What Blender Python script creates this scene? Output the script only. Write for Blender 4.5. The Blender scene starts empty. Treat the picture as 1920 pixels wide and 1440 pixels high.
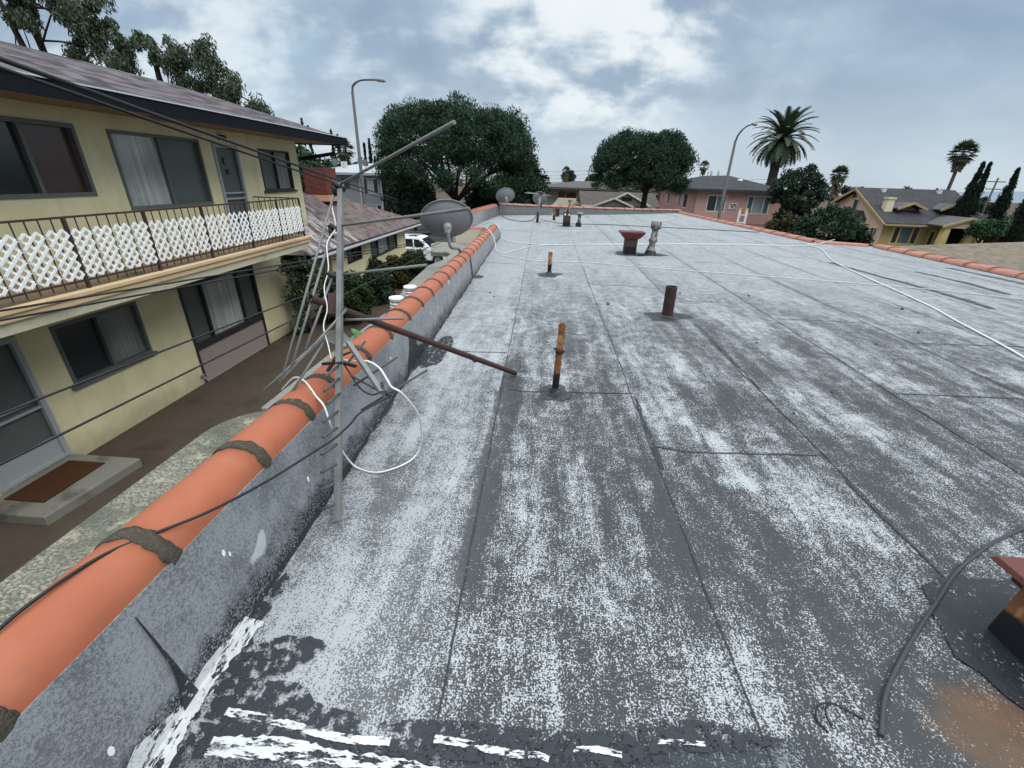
import bpy, math, random
import numpy as np
from mathutils import Vector, Matrix
R_ = math.radians
rng = np.random.default_rng(7); random.seed(7)
SC = bpy.context.scene; COL = SC.collection
# ------------------------------------------------------------------ node helpers
class V_:
    """a socket of a node tree with arithmetic"""
    def __init__(s, g, k): s.g, s.k = g, k
    def _m(s, op, o=None, c=None):
        n = s.g.nt.nodes.new('ShaderNodeMath'); n.operation = op
        for i, a in enumerate((s, o, c)):
            if a is None: continue
            if isinstance(a, V_): s.g.nt.links.new(a.k, n.inputs[i])
            else: n.inputs[i].default_value = float(a)
        return V_(s.g, n.outputs[0])
    def __add__(s, o): return s._m('ADD', o)
    __radd__ = __add__
    def __sub__(s, o): return s._m('SUBTRACT', o)
    def __rsub__(s, o): return (s*-1) + o
    def __mul__(s, o): return s._m('MULTIPLY', o)
    __rmul__ = __mul__
    def abs(s): return s._m('ABSOLUTE')
    def max(s, o): return s._m('MAXIMUM', o)
    def min(s, o): return s._m('MINIMUM', o)
    def clamp(s): return s._m('MAXIMUM', 0)._m('MINIMUM', 1)
    def frac(s): return s._m('FRACT')
    def floor(s): return s._m('FLOOR')
    def step(s, lo, hi):
        n = s.g.nt.nodes.new('ShaderNodeMapRange'); n.interpolation_type = 'SMOOTHSTEP'
        s.g.nt.links.new(s.k, n.inputs['Value'])
        n.inputs['From Min'].default_value = lo; n.inputs['From Max'].default_value = hi
        return V_(s.g, n.outputs['Result'])
    def sstep(s, lo, hi):           # falls from 1 to 0
        return 1 - s.step(lo, hi)
class G_:
    def __init__(s, nt): s.nt = nt
    def link(s, a, b): s.nt.links.new(a.k if isinstance(a, V_) else a, b)
    def pos(s): return V_(s, s.nt.nodes.new('ShaderNodeNewGeometry').outputs['Position'])
    def obj(s): return V_(s, s.nt.nodes.new('ShaderNodeTexCoord').outputs['Object'])
    def gen(s): return V_(s, s.nt.nodes.new('ShaderNodeTexCoord').outputs['Generated'])
    def sep(s, v):
        n = s.nt.nodes.new('ShaderNodeSeparateXYZ'); s.link(v, n.inputs[0])
        return [V_(s, o) for o in n.outputs]
    def comb(s, x, y, z=0):
        n = s.nt.nodes.new('ShaderNodeCombineXYZ')
        for i, a in enumerate((x, y, z)):
            if isinstance(a, V_): s.link(a, n.inputs[i])
            else: n.inputs[i].default_value = a
        return V_(s, n.outputs[0])
    def scale(s, v, sc):
        n = s.nt.nodes.new('ShaderNodeMapping'); s.link(v, n.inputs[0]); n.inputs['Scale'].default_value = sc
        return V_(s, n.outputs[0])
    def noise(s, v, scale=5, detail=3, rough=.5, dist=0):
        n = s.nt.nodes.new('ShaderNodeTexNoise'); s.link(v, n.inputs['Vector'])
        n.inputs['Scale'].default_value = scale; n.inputs['Detail'].default_value = detail
        n.inputs['Roughness'].default_value = rough; n.inputs['Distortion'].default_value = dist
        return V_(s, n.outputs['Fac'])
    def vor(s, v, scale=5, out='Distance', feat='F1'):
        n = s.nt.nodes.new('ShaderNodeTexVoronoi'); n.feature = feat; s.link(v, n.inputs['Vector'])
        n.inputs['Scale'].default_value = scale
        return V_(s, n.outputs[out])
    def brick(s, v, c1, c2, mortar, scale=1, w=.5, h=.25, ms=.02, bias=0):
        n = s.nt.nodes.new('ShaderNodeTexBrick'); s.link(v, n.inputs['Vector'])
        for k, c in (('Color1', c1), ('Color2', c2), ('Mortar', mortar)): n.inputs[k].default_value = (*c, 1)
        n.inputs['Scale'].default_value = scale; n.inputs['Brick Width'].default_value = w
        n.inputs['Row Height'].default_value = h; n.inputs['Mortar Size'].default_value = ms; n.inputs['Bias'].default_value = bias
        return V_(s, n.outputs['Color'])
    def mix(s, f, a, b, mode='MIX'):
        n = s.nt.nodes.new('ShaderNodeMix'); n.data_type = 'RGBA'; n.blend_type = mode
        for k, x in ((0, f), (6, a), (7, b)):
            if isinstance(x, V_): s.link(x, n.inputs[k])
            elif k == 0: n.inputs[0].default_value = x
            else: n.inputs[k].default_value = (*x[:3], 1)
        return V_(s, n.outputs[2])
    def bump(s, h, st=.3, d=.01):
        n = s.nt.nodes.new('ShaderNodeBump'); s.link(h, n.inputs['Height'])
        n.inputs['Strength'].default_value = st; n.inputs['Distance'].default_value = d
        return n.outputs['Normal']
MATS = {}
def material(name, fn, rough=.8, spec=.3, metal=0.):
    m = bpy.data.materials.new(name); m.use_nodes = True
    nt = m.node_tree; b = nt.nodes['Principled BSDF']
    b.inputs['Roughness'].default_value = rough; b.inputs['Specular IOR Level'].default_value = spec; b.inputs['Metallic'].default_value = metal
    g = G_(nt); r = fn(g, b)
    if r is not None: g.link(r, b.inputs['Base Color'])
    MATS[name] = m; return m
def plain(name, c, var=.25, scale=6., rough=.7, spec=.3, metal=0., bump=0., stretch=(1, 1, 1), dirt=None, coord='pos'):
    def fn(g, b):
        p = g.scale(g.pos() if coord == 'pos' else g.obj(), stretch)
        n1 = g.noise(p, scale, 4, .6); n2 = g.noise(p, scale*7, 3, .6)
        f = ((n1*.65 + n2*.35) - .5)*2.2*var
        c2 = g.mix((f + .5).clamp(), tuple(x*(1 - var) for x in c), tuple(min(1, x*(1 + var)) for x in c))
        if dirt: c2 = g.mix(g.noise(p, scale*.35, 5, .65).step(.5, .72), c2, dirt)
        if bump: g.link(g.bump(n2, bump, .01), b.inputs['Normal'])
        return c2
    return material(name, fn, rough, spec, metal)
# ------------------------------------------------------------------ objects
ORG = {}
def thing(name, label, cat, loc, group=None, rz=0):
    o = bpy.data.objects.new(name, None); COL.objects.link(o); o.location = loc; o.rotation_euler[2] = rz
    o.empty_display_size = .1
    o['label'] = label; o['category'] = cat
    if group: o['group'] = group
    ORG[o.name] = (Vector(loc), rz); return o
def tag(o, label=None, cat=None, group=None, kind=None):
    for k, v in (('label', label), ('category', cat), ('group', group), ('kind', kind)):
        if v: o[k] = v
    return o
class MB:
    def __init__(s): s.v, s.f, s.s = [], [], []
    def face(s, pts, smooth=False):
        i = len(s.v); s.v += [tuple(map(float, p)) for p in pts]; s.f.append(list(range(i, i+len(pts)))); s.s.append(smooth); return s
    def box(s, x0, y0, z0, x1, y1, z1):
        return s.hexa([(x0,y0,z0),(x1,y0,z0),(x1,y1,z0),(x0,y1,z0),(x0,y0,z1),(x1,y0,z1),(x1,y1,z1),(x0,y1,z1)])
    def hexa(s, p):
        i = len(s.v); s.v += [tuple(map(float, q)) for q in p]
        for f in ((0,3,2,1),(4,5,6,7),(0,1,5,4),(1,2,6,5),(2,3,7,6),(3,0,4,7)): s.f.append([i+k for k in f]); s.s.append(False)
        return s
    def bar(s, p, q, w, h=None, up=(0,0,1)):
        p, q = Vector(p), Vector(q); h = h or w; d = (q-p).normalized(); u = Vector(up)
        if abs(d.dot(u)) > .98: u = Vector((0,1,0))
        a = d.cross(u).normalized()*w/2; b = a.cross(d).normalized()*h/2
        return s.hexa([p-a-b, p+a-b, p+a+b, p-a+b, q-a-b, q+a-b, q+a+b, q-a+b])
    def prism(s, poly, z0, z1):
        n = len(poly); i = len(s.v)
        s.v += [(x, y, z0) for x, y in poly] + [(x, y, z1) for x, y in poly]
        s.f.append([i+k for k in range(n)][::-1]); s.f.append([i+n+k for k in range(n)]); s.s += [False]*2
        for k in range(n): s.f.append([i+k, i+(k+1) % n, i+n+(k+1) % n, i+n+k]); s.s.append(False)
        return s
    def extr(s, poly, d):     # 3-D polygon extruded by vector d
        n = len(poly); i = len(s.v); P = [Vector(p) for p in poly]; d = Vector(d)
        s.v += [tuple(p) for p in P] + [tuple(p+d) for p in P]
        s.f.append([i+k for k in range(n)][::-1]); s.f.append([i+n+k for k in range(n)]); s.s += [False]*2
        for k in range(n): s.f.append([i+k, i+(k+1) % n, i+n+(k+1) % n, i+n+k]); s.s.append(False)
        return s
    def tube(s, pts, r, n=8, cap=True):
        P = [Vector(p) for p in pts]; m = len(P); rs = r if hasattr(r, '__len__') else [r]*m
        i = len(s.v); u = None
        for k in range(m):
            d = (P[min(k+1, m-1)] - P[max(k-1, 0)]).normalized()
            if u is None: u = d.orthogonal().normalized()
            else:
                u = u - d*u.dot(d)
                u = u.normalized() if u.length > 1e-5 else d.orthogonal().normalized()
            w = d.cross(u)
            for j in range(n):
                a = 2*math.pi*j/n; s.v.append(tuple(P[k] + (u*math.cos(a) + w*math.sin(a))*rs[k]))
        for k in range(m-1):
            for j in range(n):
                s.f.append([i+k*n+j, i+k*n+(j+1) % n, i+(k+1)*n+(j+1) % n, i+(k+1)*n+j]); s.s.append(True)
        if cap:
            s.f.append([i+j for j in range(n)][::-1]); s.f.append([i+(m-1)*n+j for j in range(n)]); s.s += [False]*2
        return s
    def lathe(s, c, prof, n=20, axis=(0,0,1), cap=False):
        c = Vector(c); ax = Vector(axis).normalized(); u = ax.orthogonal().normalized(); w = ax.cross(u); i = len(s.v); m = len(prof)
        for r, z in prof:
            for j in range(n):
                a = 2*math.pi*j/n; s.v.append(tuple(c + ax*z + (u*math.cos(a) + w*math.sin(a))*r))
        for k in range(m-1):
            for j in range(n):
                s.f.append([i+k*n+j, i+k*n+(j+1) % n, i+(k+1)*n+(j+1) % n, i+(k+1)*n+j]); s.s.append(True)
        if cap:
            s.f.append([i+j for j in range(n)][::-1]); s.f.append([i+(m-1)*n+j for j in range(n)]); s.s += [False]*2
        return s
    def strip(s, pts, w, wob=0.):          # flat ribbon along a polyline lying at its own z
        P = [Vector(p) for p in pts]; i = len(s.v); m = len(P)
        for k in range(m):
            d = (P[min(k+1, m-1)] - P[max(k-1, 0)]); d.z = 0; d.normalize(); a = Vector((-d.y, d.x, 0))
            ww = w*(1 + random.uniform(-wob, wob))/2; off = a*random.uniform(-wob, wob)*w*.4
            s.v += [tuple(P[k]+a*ww+off), tuple(P[k]-a*ww+off)]
        for k in range(m-1): s.f.append([i+2*k+1, i+2*k+3, i+2*k+2, i+2*k]); s.s.append(False)
        return s
    def build(s, name, mat, parent=None, bevel=0.):
        me = bpy.data.meshes.new(name)
        v = np.array(s.v, dtype=float).reshape(-1, 3)
        if parent is not None:
            root = parent
            while root.parent: root = root.parent
            o0, rz = ORG[root.name]; v = v - np.array(o0)
            if rz:
                c, t = math.cos(-rz), math.sin(-rz); v = np.stack([v[:,0]*c - v[:,1]*t, v[:,0]*t + v[:,1]*c, v[:,2]], 1)
        me.from_pydata(v.tolist(), [], s.f); me.polygons.foreach_set('use_smooth', s.s)
        me.materials.append(MATS[mat] if isinstance(mat, str) else mat); me.update()
        o = bpy.data.objects.new(name, me); COL.objects.link(o)
        if parent is not None: o.parent = parent
        if bevel:
            b = o.modifiers.new('bevel', 'BEVEL'); b.width = bevel; b.segments = 2; b.limit_method = 'ANGLE'
        return o
def centred(name, mb, mat, label, cat, group=None, bevel=0.):
    """one-mesh thing with its origin at the middle of its base"""
    v = np.array(mb.v); c = (float(v[:,0].mean()), float(v[:,1].mean()), float(v[:,2].min()))
    mb.v = [tuple(q) for q in (v - np.array(c))]
    o = mb.build(name, mat, None, bevel); o.location = c
    return tag(o, label, cat, group)
def catmull(pts, n=6):
    P = [Vector(p) for p in pts]; P = [P[0]*2-P[1]] + P + [P[-1]*2-P[-2]]; out = []
    for k in range(1, len(P)-2):
        for j in range(n):
            t = j/n; a, b, c, d = P[k-1:k+3]
            out.append(.5*((2*b) + (c-a)*t + (2*a-5*b+4*c-d)*t*t + (3*b-a-3*c+d)*t**3))
    return out + [P[-2]]
def sag(p, q, s, n=14):
    p, q = Vector(p), Vector(q)
    return [p.lerp(q, k/n) - Vector((0, 0, s*4*(k/n)*(1-k/n))) for k in range(n+1)]
# ------------------------------------------------------------------ materials
def roofmat(g, b):
    p = g.pos(); x, y, z = g.sep(p)
    wob = g.noise(p, 1.3, 3)*.5
    streak = g.noise(g.comb(x*6.2 + wob*1.5, y*.85), 1, 6, .72)
    patch = g.noise(g.comb(x*1.5, y*.8), 1, 4, .6, .4)
    fine = g.noise(p, 150, 2, .6); mid = g.noise(g.comb(x*1.1, y*.7), 66, 4, .72); gr = g.noise(p, 420, 1)
    left = x.sstep(-.55, -.1)                                  # left lane is evenly coated
    far = y.step(3.0, 10)
    near_r = x.step(.1, 1.4)*y.sstep(1.5, 4.0)
    strip = ((x + .27)*.943).floor(); tone = g.noise(g.comb(strip*3.7, 0), 1, 0)
    off = ((x + .27)*.943).frac()
    lap = off.sstep(.12, .19)*g.noise(g.comb(strip*7.1 + .5, y*.35), 1, 1).step(.46, .62)*x.step(-.3, -.27)
    lap = lap.max((x + .26 + (wob - .25)*.10).sstep(.08, .14)*x.step(-.30, -.27)*y.sstep(2.95, 3.05)*y.step(.9, 1.5)*.75)
    white = g.noise(g.comb(x*2.4 + 9, y*1.1 + 4), 1, 5, .62, .3).step(.57, .70)   # denser blooms of the silver coat
    k_ = 1 - y.step(2.2, 8)*.7
    cov = .452 - x.step(-.3, .2)*.03*(1 - far) + (streak - .5)*.84*k_ + (patch - .5)*.62*k_ + left*.05 + far*.09 + (g.noise(p, 9.5, 3, .65) - .5)*.42 - near_r*.06 - lap*(1 - y.step(3, 6)*.75)*.22 + white*.15*k_ + (tone - .5)*.10
    edge = y.sstep(.5, .86); cov = cov - edge*.05
    t = fine*.6 + mid*.4
    m = (t - (.5 - (cov - .5)*.50))._m('MULTIPLY', 20)
    m = (m + .5).clamp()
    dark = g.mix(gr, (.027, .0295, .0315), (.064, .068, .071))
    lite = g.mix(g.noise(p, 3, 3), (.33, .347, .357), (.455, .475, .483))
    c = g.mix(m, dark, lite)
    c = g.mix((far*.45 + left*.30), c, g.mix(g.noise(g.comb(x*3, y*.5), 1, 5, .7)*.7 + mid*.3, (.165, .175, .182), (.31, .328, .338)))
    # long faint damp stain crossing the roof and rust bleed by the near hood
    st = g.noise(g.comb(x*.35, y*1.1), 1, 4).step(.55, .75)
    c = g.mix(st*.28, c, (.11, .12, .13))
    dx = (x - 1.52); dy = (y - .82)
    rust = ((dx*dx*2.2 + dy*dy*4.5) + (g.noise(p, 9, 4) - .5)*.22).sstep(.02, .17)
    rcol = g.mix(g.noise(p, 14, 3), (.16, .07, .03), (.42, .34, .24))
    c = g.mix(rust*.85, c, g.mix(m*.75 + .2, g.mix(gr, (.035, .022, .016), (.10, .055, .03)), rcol))
    r2 = (((x - 1.53)*(x - 1.53)*7 + (y - .93)*(y - .93)*9) + (g.noise(p, 12, 4) - .5)*.16).sstep(.0, .10)
    c = g.mix(r2*(m*.35 + .3)*(g.noise(p, 26, 4, .7)*1.4).clamp(), c, (.17, .068, .03))
    # dark band at the near edge where the sheet turns up
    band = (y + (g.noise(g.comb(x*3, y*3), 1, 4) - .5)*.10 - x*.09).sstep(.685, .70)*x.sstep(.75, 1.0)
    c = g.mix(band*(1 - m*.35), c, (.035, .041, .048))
    h = m*.6 + gr*.4
    g.link(g.bump(h, .35, .004), b.inputs['Normal'])
    return c
material('roof coating', roofmat, .78, .3)
def parapetmat(g, b):
    p = g.pos(); x, y, z = g.sep(p)
    n = g.noise(p, 95, 3, .7); n2 = g.noise(p, 5, 4, .6); gr = g.noise(p, 380, 1)
    t = (n + (n2 - .5)*.7 + (gr - .5)*.5).step(.36, .62)
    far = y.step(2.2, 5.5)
    c = g.mix(t, (.125, .134, .144), (.28, .295, .31))
    c = g.mix(g.noise(p, 2.3, 4, .6).step(.45, .75)*.5, c, (.30, .325, .35))
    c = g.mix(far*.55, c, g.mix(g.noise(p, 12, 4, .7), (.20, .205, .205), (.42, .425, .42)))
    c = g.mix(y.step(16, 18)*.75, c, g.mix(g.noise(p, 5, 4, .7), (.07, .075, .075), (.17, .175, .17)))  # shade on the far parapet, painted into the coating colour
    spots = g.noise(g.comb(x*4, y*3.1, z*3.1), 1, 2).step(.72, .735)
    c = g.mix(spots*.7, c, (.55, .57, .58))
    # black granules gathering at the foot
    foot = (z*-1 + .15 + (g.noise(p, 9, 5, .68) - .5)*.30).step(.0, .11)*(y.sstep(5, 9)*.8 + .2)
    c = g.mix(foot*(g.noise(p, 130, 2, .7).step(.40, .52)), c, (.018, .021, .026))
    g.link(g.bump(n*.5 + gr*.5, .5, .006), b.inputs['Normal'])
    return c
material('parapet coating', parapetmat, .8, .3)
def tarmat(g, b):
    p = g.pos(); n = g.noise(p, 60, 3, .7)
    c = g.mix(g.noise(p, 14, 3), (.007, .009, .011), (.032, .037, .042))
    c = g.mix(n.step(.60, .66)*g.noise(p, 6, 3).step(.45, .6), c, (.42, .45, .47))
    g.link(g.bump(n, .5, .01), b.inputs['Normal']); return c
material('tar', tarmat, .5, .4)
def softtar(g, b):          # ragged-edged mastic that fades into the coating by broken cover
    p = g.pos(); c = g.mix(g.noise(p, 20, 3), (.018, .022, .026), (.07, .078, .088))
    return c
def ragged(name, c1, c2, lo, hi, sc=22, stretch=(1, 1, 1)):
    def fn(g, b):
        p = g.pos(); q = g.scale(p, stretch)
        a = g.noise(q, sc, 5, .72).step(lo, hi)
        g.link(a, b.inputs['Alpha'])
        g.link(g.bump(g.noise(q, sc*3, 3), .4, .006), b.inputs['Normal'])
        return g.mix(g.noise(p, 30, 4, .65), c1, c2)
    return material(name, fn, .62, .35)
ragged('ragged white coat', (.40, .42, .43), (.74, .75, .74), .43, .475, 30, (1.6, .55, 1))
ragged('ragged white coat across', (.40, .42, .43), (.74, .75, .74), .455, .505, 30, (.45, 1.7, 1))
ragged('ragged black mastic', (.012, .015, .02), (.036, .04, .047), .45, .50, 30)
ragged('faint tar', (.022, .026, .03), (.065, .072, .08), .36, .52, 40)
def tilemat(g, b):
    p = g.pos(); n = g.noise(p, 7, 4, .6); f = g.noise(p, 130, 2); L = g.noise(p, 2.2, 4, .6)
    c = g.mix(n, (.29, .082, .038), (.40, .130, .064))
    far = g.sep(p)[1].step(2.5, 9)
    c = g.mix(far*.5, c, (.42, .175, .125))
    c = g.mix(L.step(.52, .74)*.5, c, (.40, .165, .095))
    sc_ = g.noise(g.scale(p, (1, .25, 1)), 30, 4, .7).step(.58, .70)
    c = g.mix(sc_*.35, c, (.25, .10, .065))
    til = g.noise(g.comb((g.sep(p)[1]*2.13).floor()*3.3, 0), 1, 0)
    c = g.mix((til - .35).clamp()*.7, c, (.30, .085, .05))
    c = g.mix(g.noise(p, 17, 5, .7).step(.60, .76)*.55, c, (.24, .075, .045))
    c = g.mix(g.noise(p, 45, 4, .7).step(.70, .74)*.6, c, (.09, .04, .03))
    g.link(g.bump(f*.5 + n*.5, .15, .006), b.inputs['Normal']); return c
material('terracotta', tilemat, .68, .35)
def oldtile(g, b):
    p = g.pos(); n = g.noise(p, 5, 4, .6)
    c = g.mix(n, (.26, .10, .07), (.50, .25, .18)); return g.mix(g.noise(p, 14, 5, .7).step(.5, .7)*.6, c, (.12, .08, .065))
material('weathered terracotta', oldtile, .75, .3)
def mortar(g, b):
    p = g.pos(); n = g.noise(p, 120, 3, .7)
    c = g.mix(g.noise(p, 40, 4, .7), (.035, .03, .022), (.115, .10, .075))
    c = g.mix(g.vor(p, 190).sstep(.12, .2)*n.step(.45, .6), c, (.38, .36, .26))
    g.link(g.bump(n, .9, .012), b.inputs['Normal']); return c
material('mortar', mortar, .9, .2)
def ledge(g, b):
    p = g.pos(); d = g.vor(g.scale(p, (1, 1.25, 1)), 85); cl = g.vor(g.scale(p, (1, 1.25, 1)), 85, 'Color'); k = g.sep(cl)[0]
    c = g.mix(k, (.12, .122, .095), (.30, .285, .22))
    c = g.mix(d.step(.42, .75)*.7, c, (.06, .06, .05))
    c = g.mix(g.noise(p, 3.5, 4, .65).step(.42, .66)*.8, c, (.085, .088, .07))
    c = g.mix(g.noise(p, 8, 4, .65).step(.55, .72)*.55, c, (.46, .42, .30))
    g.link(g.bump(d, -.8, .02), b.inputs['Normal']); return c
material('pebbled ledge', ledge, .9, .2)
plain('old concrete', (.215, .215, .185), .4, 3.5, .9, .2, bump=.4, dirt=(.10, .105, .085))
plain('pale stucco', (.58, .535, .43), .12, 2, .9, .2, bump=.2, dirt=(.48, .44, .35))
def ystucco(g, b):
    p = g.pos(); x, y, z = g.sep(p)
    c = g.mix(g.noise(p, 1.1, 5, .62).step(.35, .68), (.66, .605, .375), (.78, .72, .46))
    c = g.mix(g.noise(p, 38, 3, .6)*.35, c, (.52, .47, .30))
    run = g.noise(g.comb(x*5, y*5, z*.35), 1, 4, .65).step(.52, .72)
    c = g.mix(run*.16, c, (.36, .32, .215))
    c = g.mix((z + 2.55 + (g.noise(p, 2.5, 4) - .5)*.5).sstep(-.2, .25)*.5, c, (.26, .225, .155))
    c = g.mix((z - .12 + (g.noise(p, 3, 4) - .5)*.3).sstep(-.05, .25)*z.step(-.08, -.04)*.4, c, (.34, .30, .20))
    g.link(g.bump(g.noise(p, 55, 3, .6), .25, .008), b.inputs['Normal']); return c
material('yellow stucco', ystucco, .92, .15)
plain('yellow soffit', (.74, .69, .50), .15, 2, .9, .15, bump=.3, dirt=(.50, .46, .34))
plain('tan trim', (.60, .44, .26), .3, 3, .8, .2, bump=.25, dirt=(.36, .26, .165), stretch=(1, .4, 1))
plain('balcony deck', (.30, .225, .15), .35, 3, .85, .2, bump=.3, dirt=(.13, .105, .085))
def nodes_white(g, v):
    n = g.nt.nodes.new('ShaderNodeTexWhiteNoise'); n.noise_dimensions = '2D'; g.link(v, n.inputs['Vector']); return V_(g, n.outputs['Value'])
def shingle(name, c1, c2, gap, row=.14, w=.3, axis='xy', rot=False, moss=None):
    def fn(g, b):
        x, y, z = g.sep(g.pos())
        v = g.comb(y if rot else x, z if axis == 'z' else (x if rot else y))
        c = g.brick(v, c1, c2, gap, 1, w, row, .012, -.1)
        n = g.noise(g.comb(x*3.1, y*3.1, z*5), 1, 4, .7)
        c = g.mix((n*1.3 - .2).clamp(), g.mix(.55, c, (0, 0, 0)), c)
        c = g.mix(g.noise(g.pos(), 3.2 if rot else 5, 1).step(.35, .65)*.35, c, c2)
        if rot:
            rw = (x*6.5).floor(); wn = nodes_white(g, g.comb((y*3.1 + rw*.37).floor(), rw))
            tabs = wn*.6 + g.noise(g.comb(y*1.1, x*3), 1.6, 3)*.4
            c = g.mix(tabs.step(.25, .75)*.85, g.mix(.35, c, (.03, .026, .03)), (.155, .135, .14))
        if moss:
            mk = (g.noise(g.comb(x*.9, y*2.2), 1, 4, .6)).step(*moss[1:3]); q = g.noise(g.comb(x*5, y*34), 1, 2).step(.42, .55)
            lim = moss[3](g, x, y)
            c = g.mix(mk*q*lim, c, moss[0])
        g.link(g.bump(g.noise(g.pos(), 40, 2), .4, .01), b.inputs['Normal']); return c
    return material(name, fn, .92, .12)
shingle('purple grey shingles', (.060, .052, .058), (.125, .110, .115), (.035, .03, .033), .15, .33, rot=True)
shingle('brown shingles', (.19, .125, .10), (.26, .185, .15), (.085, .055, .045), .20, .6, 'xy', True,
        ((.62, .60, .60), .47, .58, lambda g, x, y: (x + 7.4 - (y-12)*.02).step(-1.0, -.3)*y.sstep(14.2, 16.5)))
shingle('tan shingles', (.20, .165, .125), (.27, .225, .17), (.11, .088, .068), .20, .5)
shingle('dark grey shingles', (.060, .060, .064), (.085, .084, .088), (.045, .045, .047), .3, .8)
shingle('mid grey shingles', (.125, .12, .118), (.16, .155, .15), (.10, .095, .095), .3, .8)
shingle('brown grey shingles', (.105, .092, .083), (.135, .12, .105), (.08, .07, .062), .3, .8)
plain('silver roll roof', (.36, .39, .41), .15, 2, .7, .3)
def glass(name, c1, c2, curtain=None, axis=1, rough=.12, freq=16):
    def fn(g, b):
        x, y, z = g.sep(g.pos()); a = (x, y, z)[axis]
        c = g.mix(g.noise(g.comb(x*.9, y*.9, z*1.4), 1, 3), c1, c2)
        if curtain:
            f = g.noise(g.comb(a*freq, z*.35), 1, 2, .6); c = g.mix(f.step(.25, .75), tuple(k*.55 for k in curtain), curtain)
            c = g.mix(g.noise(g.comb(x*.7, y*.7, z*.9), 1, 3).step(.40, .68)*.55, c, c1)
        return c
    return material(name, fn, rough, .5)
glass('dark glass', (.012, .016, .019), (.035, .045, .05))
glass('brown glass', (.05, .022, .018), (.085, .05, .042), rough=.2)
glass('pale curtain', (.16, .185, .185), (.26, .28, .265), (.58, .61, .58))
glass('grey screen', (.065, .080, .080), (.115, .132, .125), rough=.45)
glass('vertical blinds', (.09, .10, .10), (.15, .16, .155), (.34, .35, .33), freq=26)
glass('teal glass', (.06, .11, .115), (.13, .20, .20), axis=0)
plain('grey window frame', (.115, .125, .12), .2, 6, .5, .4)
plain('dark bronze frame', (.03, .028, .027), .2, 6, .5, .4)
plain('white frame', (.62, .63, .61), .08, 6, .5, .4)
plain('screen door frame', (.32, .345, .355), .12, 6, .5, .4)
plain('mauve panel', (.30, .255, .235), .08, 4, .8, .2)
plain('dark fascia', (.010, .012, .016), .25, 5, .8, .1)
plain('white drip edge', (.50, .52, .54), .25, 5, .5, .4)
def rustmat(g, b):
    p = g.pos(); z = g.sep(p)[2]; n = g.noise(p, 22, 4, .65)
    c = g.mix(n, (.12, .042, .018), (.36, .15, .055)); c = g.mix(g.noise(p, 9, 3).step(.52, .66), c, (.44, .245, .115))
    c = g.mix(g.noise(p, 35, 4, .7).step(.56, .66), c, (.05, .024, .016))
    tar = (z + (g.noise(p, 14, 4) - .5)*.16).sstep(.15, .19)
    g.link(g.bump(n, .5, .006), b.inputs['Normal'])
    return g.mix(tar, c, (.012, .013, .015))
material('rusty pipe', rustmat, .78, .3)
plain('dark rust', (.058, .030, .026), .5, 16, .75, .3, bump=.4, dirt=(.03, .018, .016))
plain('iron oxide paint', (.115, .034, .027), .3, 5, .55, .35, bump=.2, dirt=(.085, .028, .022))
plain('rail iron', (.055, .030, .026), .35, 9, .65, .35)
def hoodmat(g, b):
    p = g.pos(); x, y, z = g.sep(p); n = g.noise(p, 9, 4, .65)
    c = g.mix(n, (.14, .04, .022), (.33, .14, .045)); c = g.mix(g.noise(g.scale(p, (1, 1, .6)), 7, 3).step(.55, .66), c, (.62, .43, .17))
    c = g.mix((z + (g.noise(p, 6, 4) - .5)*.12).sstep(.10, .125), c, (.010, .012, .015))
    return c
material('burnt flue metal', hoodmat, .6, .4)
def fluemat(g, b):
    p = g.pos(); n = g.noise(p, 11, 4, .65)
    c = g.mix(n, (.13, .13, .122), (.34, .34, .325)); c = g.mix(g.noise(g.scale(p, (1, 1, .5)), 14, 4, .7).step(.50, .58), c, (.05, .035, .028))
    return g.mix((g.sep(p)[2] + (g.noise(p, 9, 3) - .5)*.1).sstep(.08, .13), c, (.014, .015, .017))
material('galvanised flue', fluemat, .6, .4)
def boxflue(g, b):
    p = g.pos(); n = g.noise(p, 11, 4, .65); c = g.mix(n, (.03, .022, .02), (.10, .06, .05))
    return g.mix((g.sep(p)[2] + (n - .5)*.08).sstep(.15, .19), c, (.012, .013, .015))
material('sooty flue box', boxflue, .7, .3)
plain('aluminium', (.185, .188, .182), .35, 14, .6, .4, metal=.15, dirt=(.12, .12, .115))
plain('dull aluminium', (.20, .205, .20), .35, 14, .6, .4, metal=.2, dirt=(.10, .10, .095))
plain('dark director rod', (.075, .075, .07), .35, 20, .65, .35)
plain('black plastic', (.012, .012, .013), .3, 20, .5, .4)
plain('dish grey', (.20, .21, .22), .15, 5, .6, .35)
plain('galvanised pipe', (.25, .265, .275), .3, 14, .5, .4, metal=.3)
plain('white cable', (.72, .72, .70), .1, 12, .5, .4)
plain('weathered white cable', (.56, .575, .58), .15, 12, .6, .3)
plain('black cable', (.014, .015, .017), .3, 12, .55, .35)
plain('grey hose', (.045, .050, .057), .2, 12, .6, .3)
plain('lattice white', (.86, .87, .86), .06, 6, .6, .3)
plain('white vent metal', (.80, .80, .79), .08, 9, .5, .4)
def dirt(g, b):
    p = g.pos(); n = g.noise(p, 3, 5, .65); f = g.noise(p, 28, 4, .7)
    c = g.mix(n, (.052, .040, .027), (.13, .100, .068)); c = g.mix(f.step(.4, .7)*.6, c, (.045, .036, .026))
    c = g.mix(g.noise(p, .35, 3).step(.5, .65)*.6, c, (.10, .095, .085)); return c
material('earth', dirt, .95, .1)
plain('packed path', (.075, .058, .042), .35, 2.2, .95, .15, bump=.3, dirt=(.052, .038, .027))
plain('wet dark paving', (.062, .055, .045), .3, 3, .9, .2, bump=.3, dirt=(.035, .032, .027))
plain('asphalt', (.06, .062, .066), .25, 2, .9, .2, bump=.2)
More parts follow.
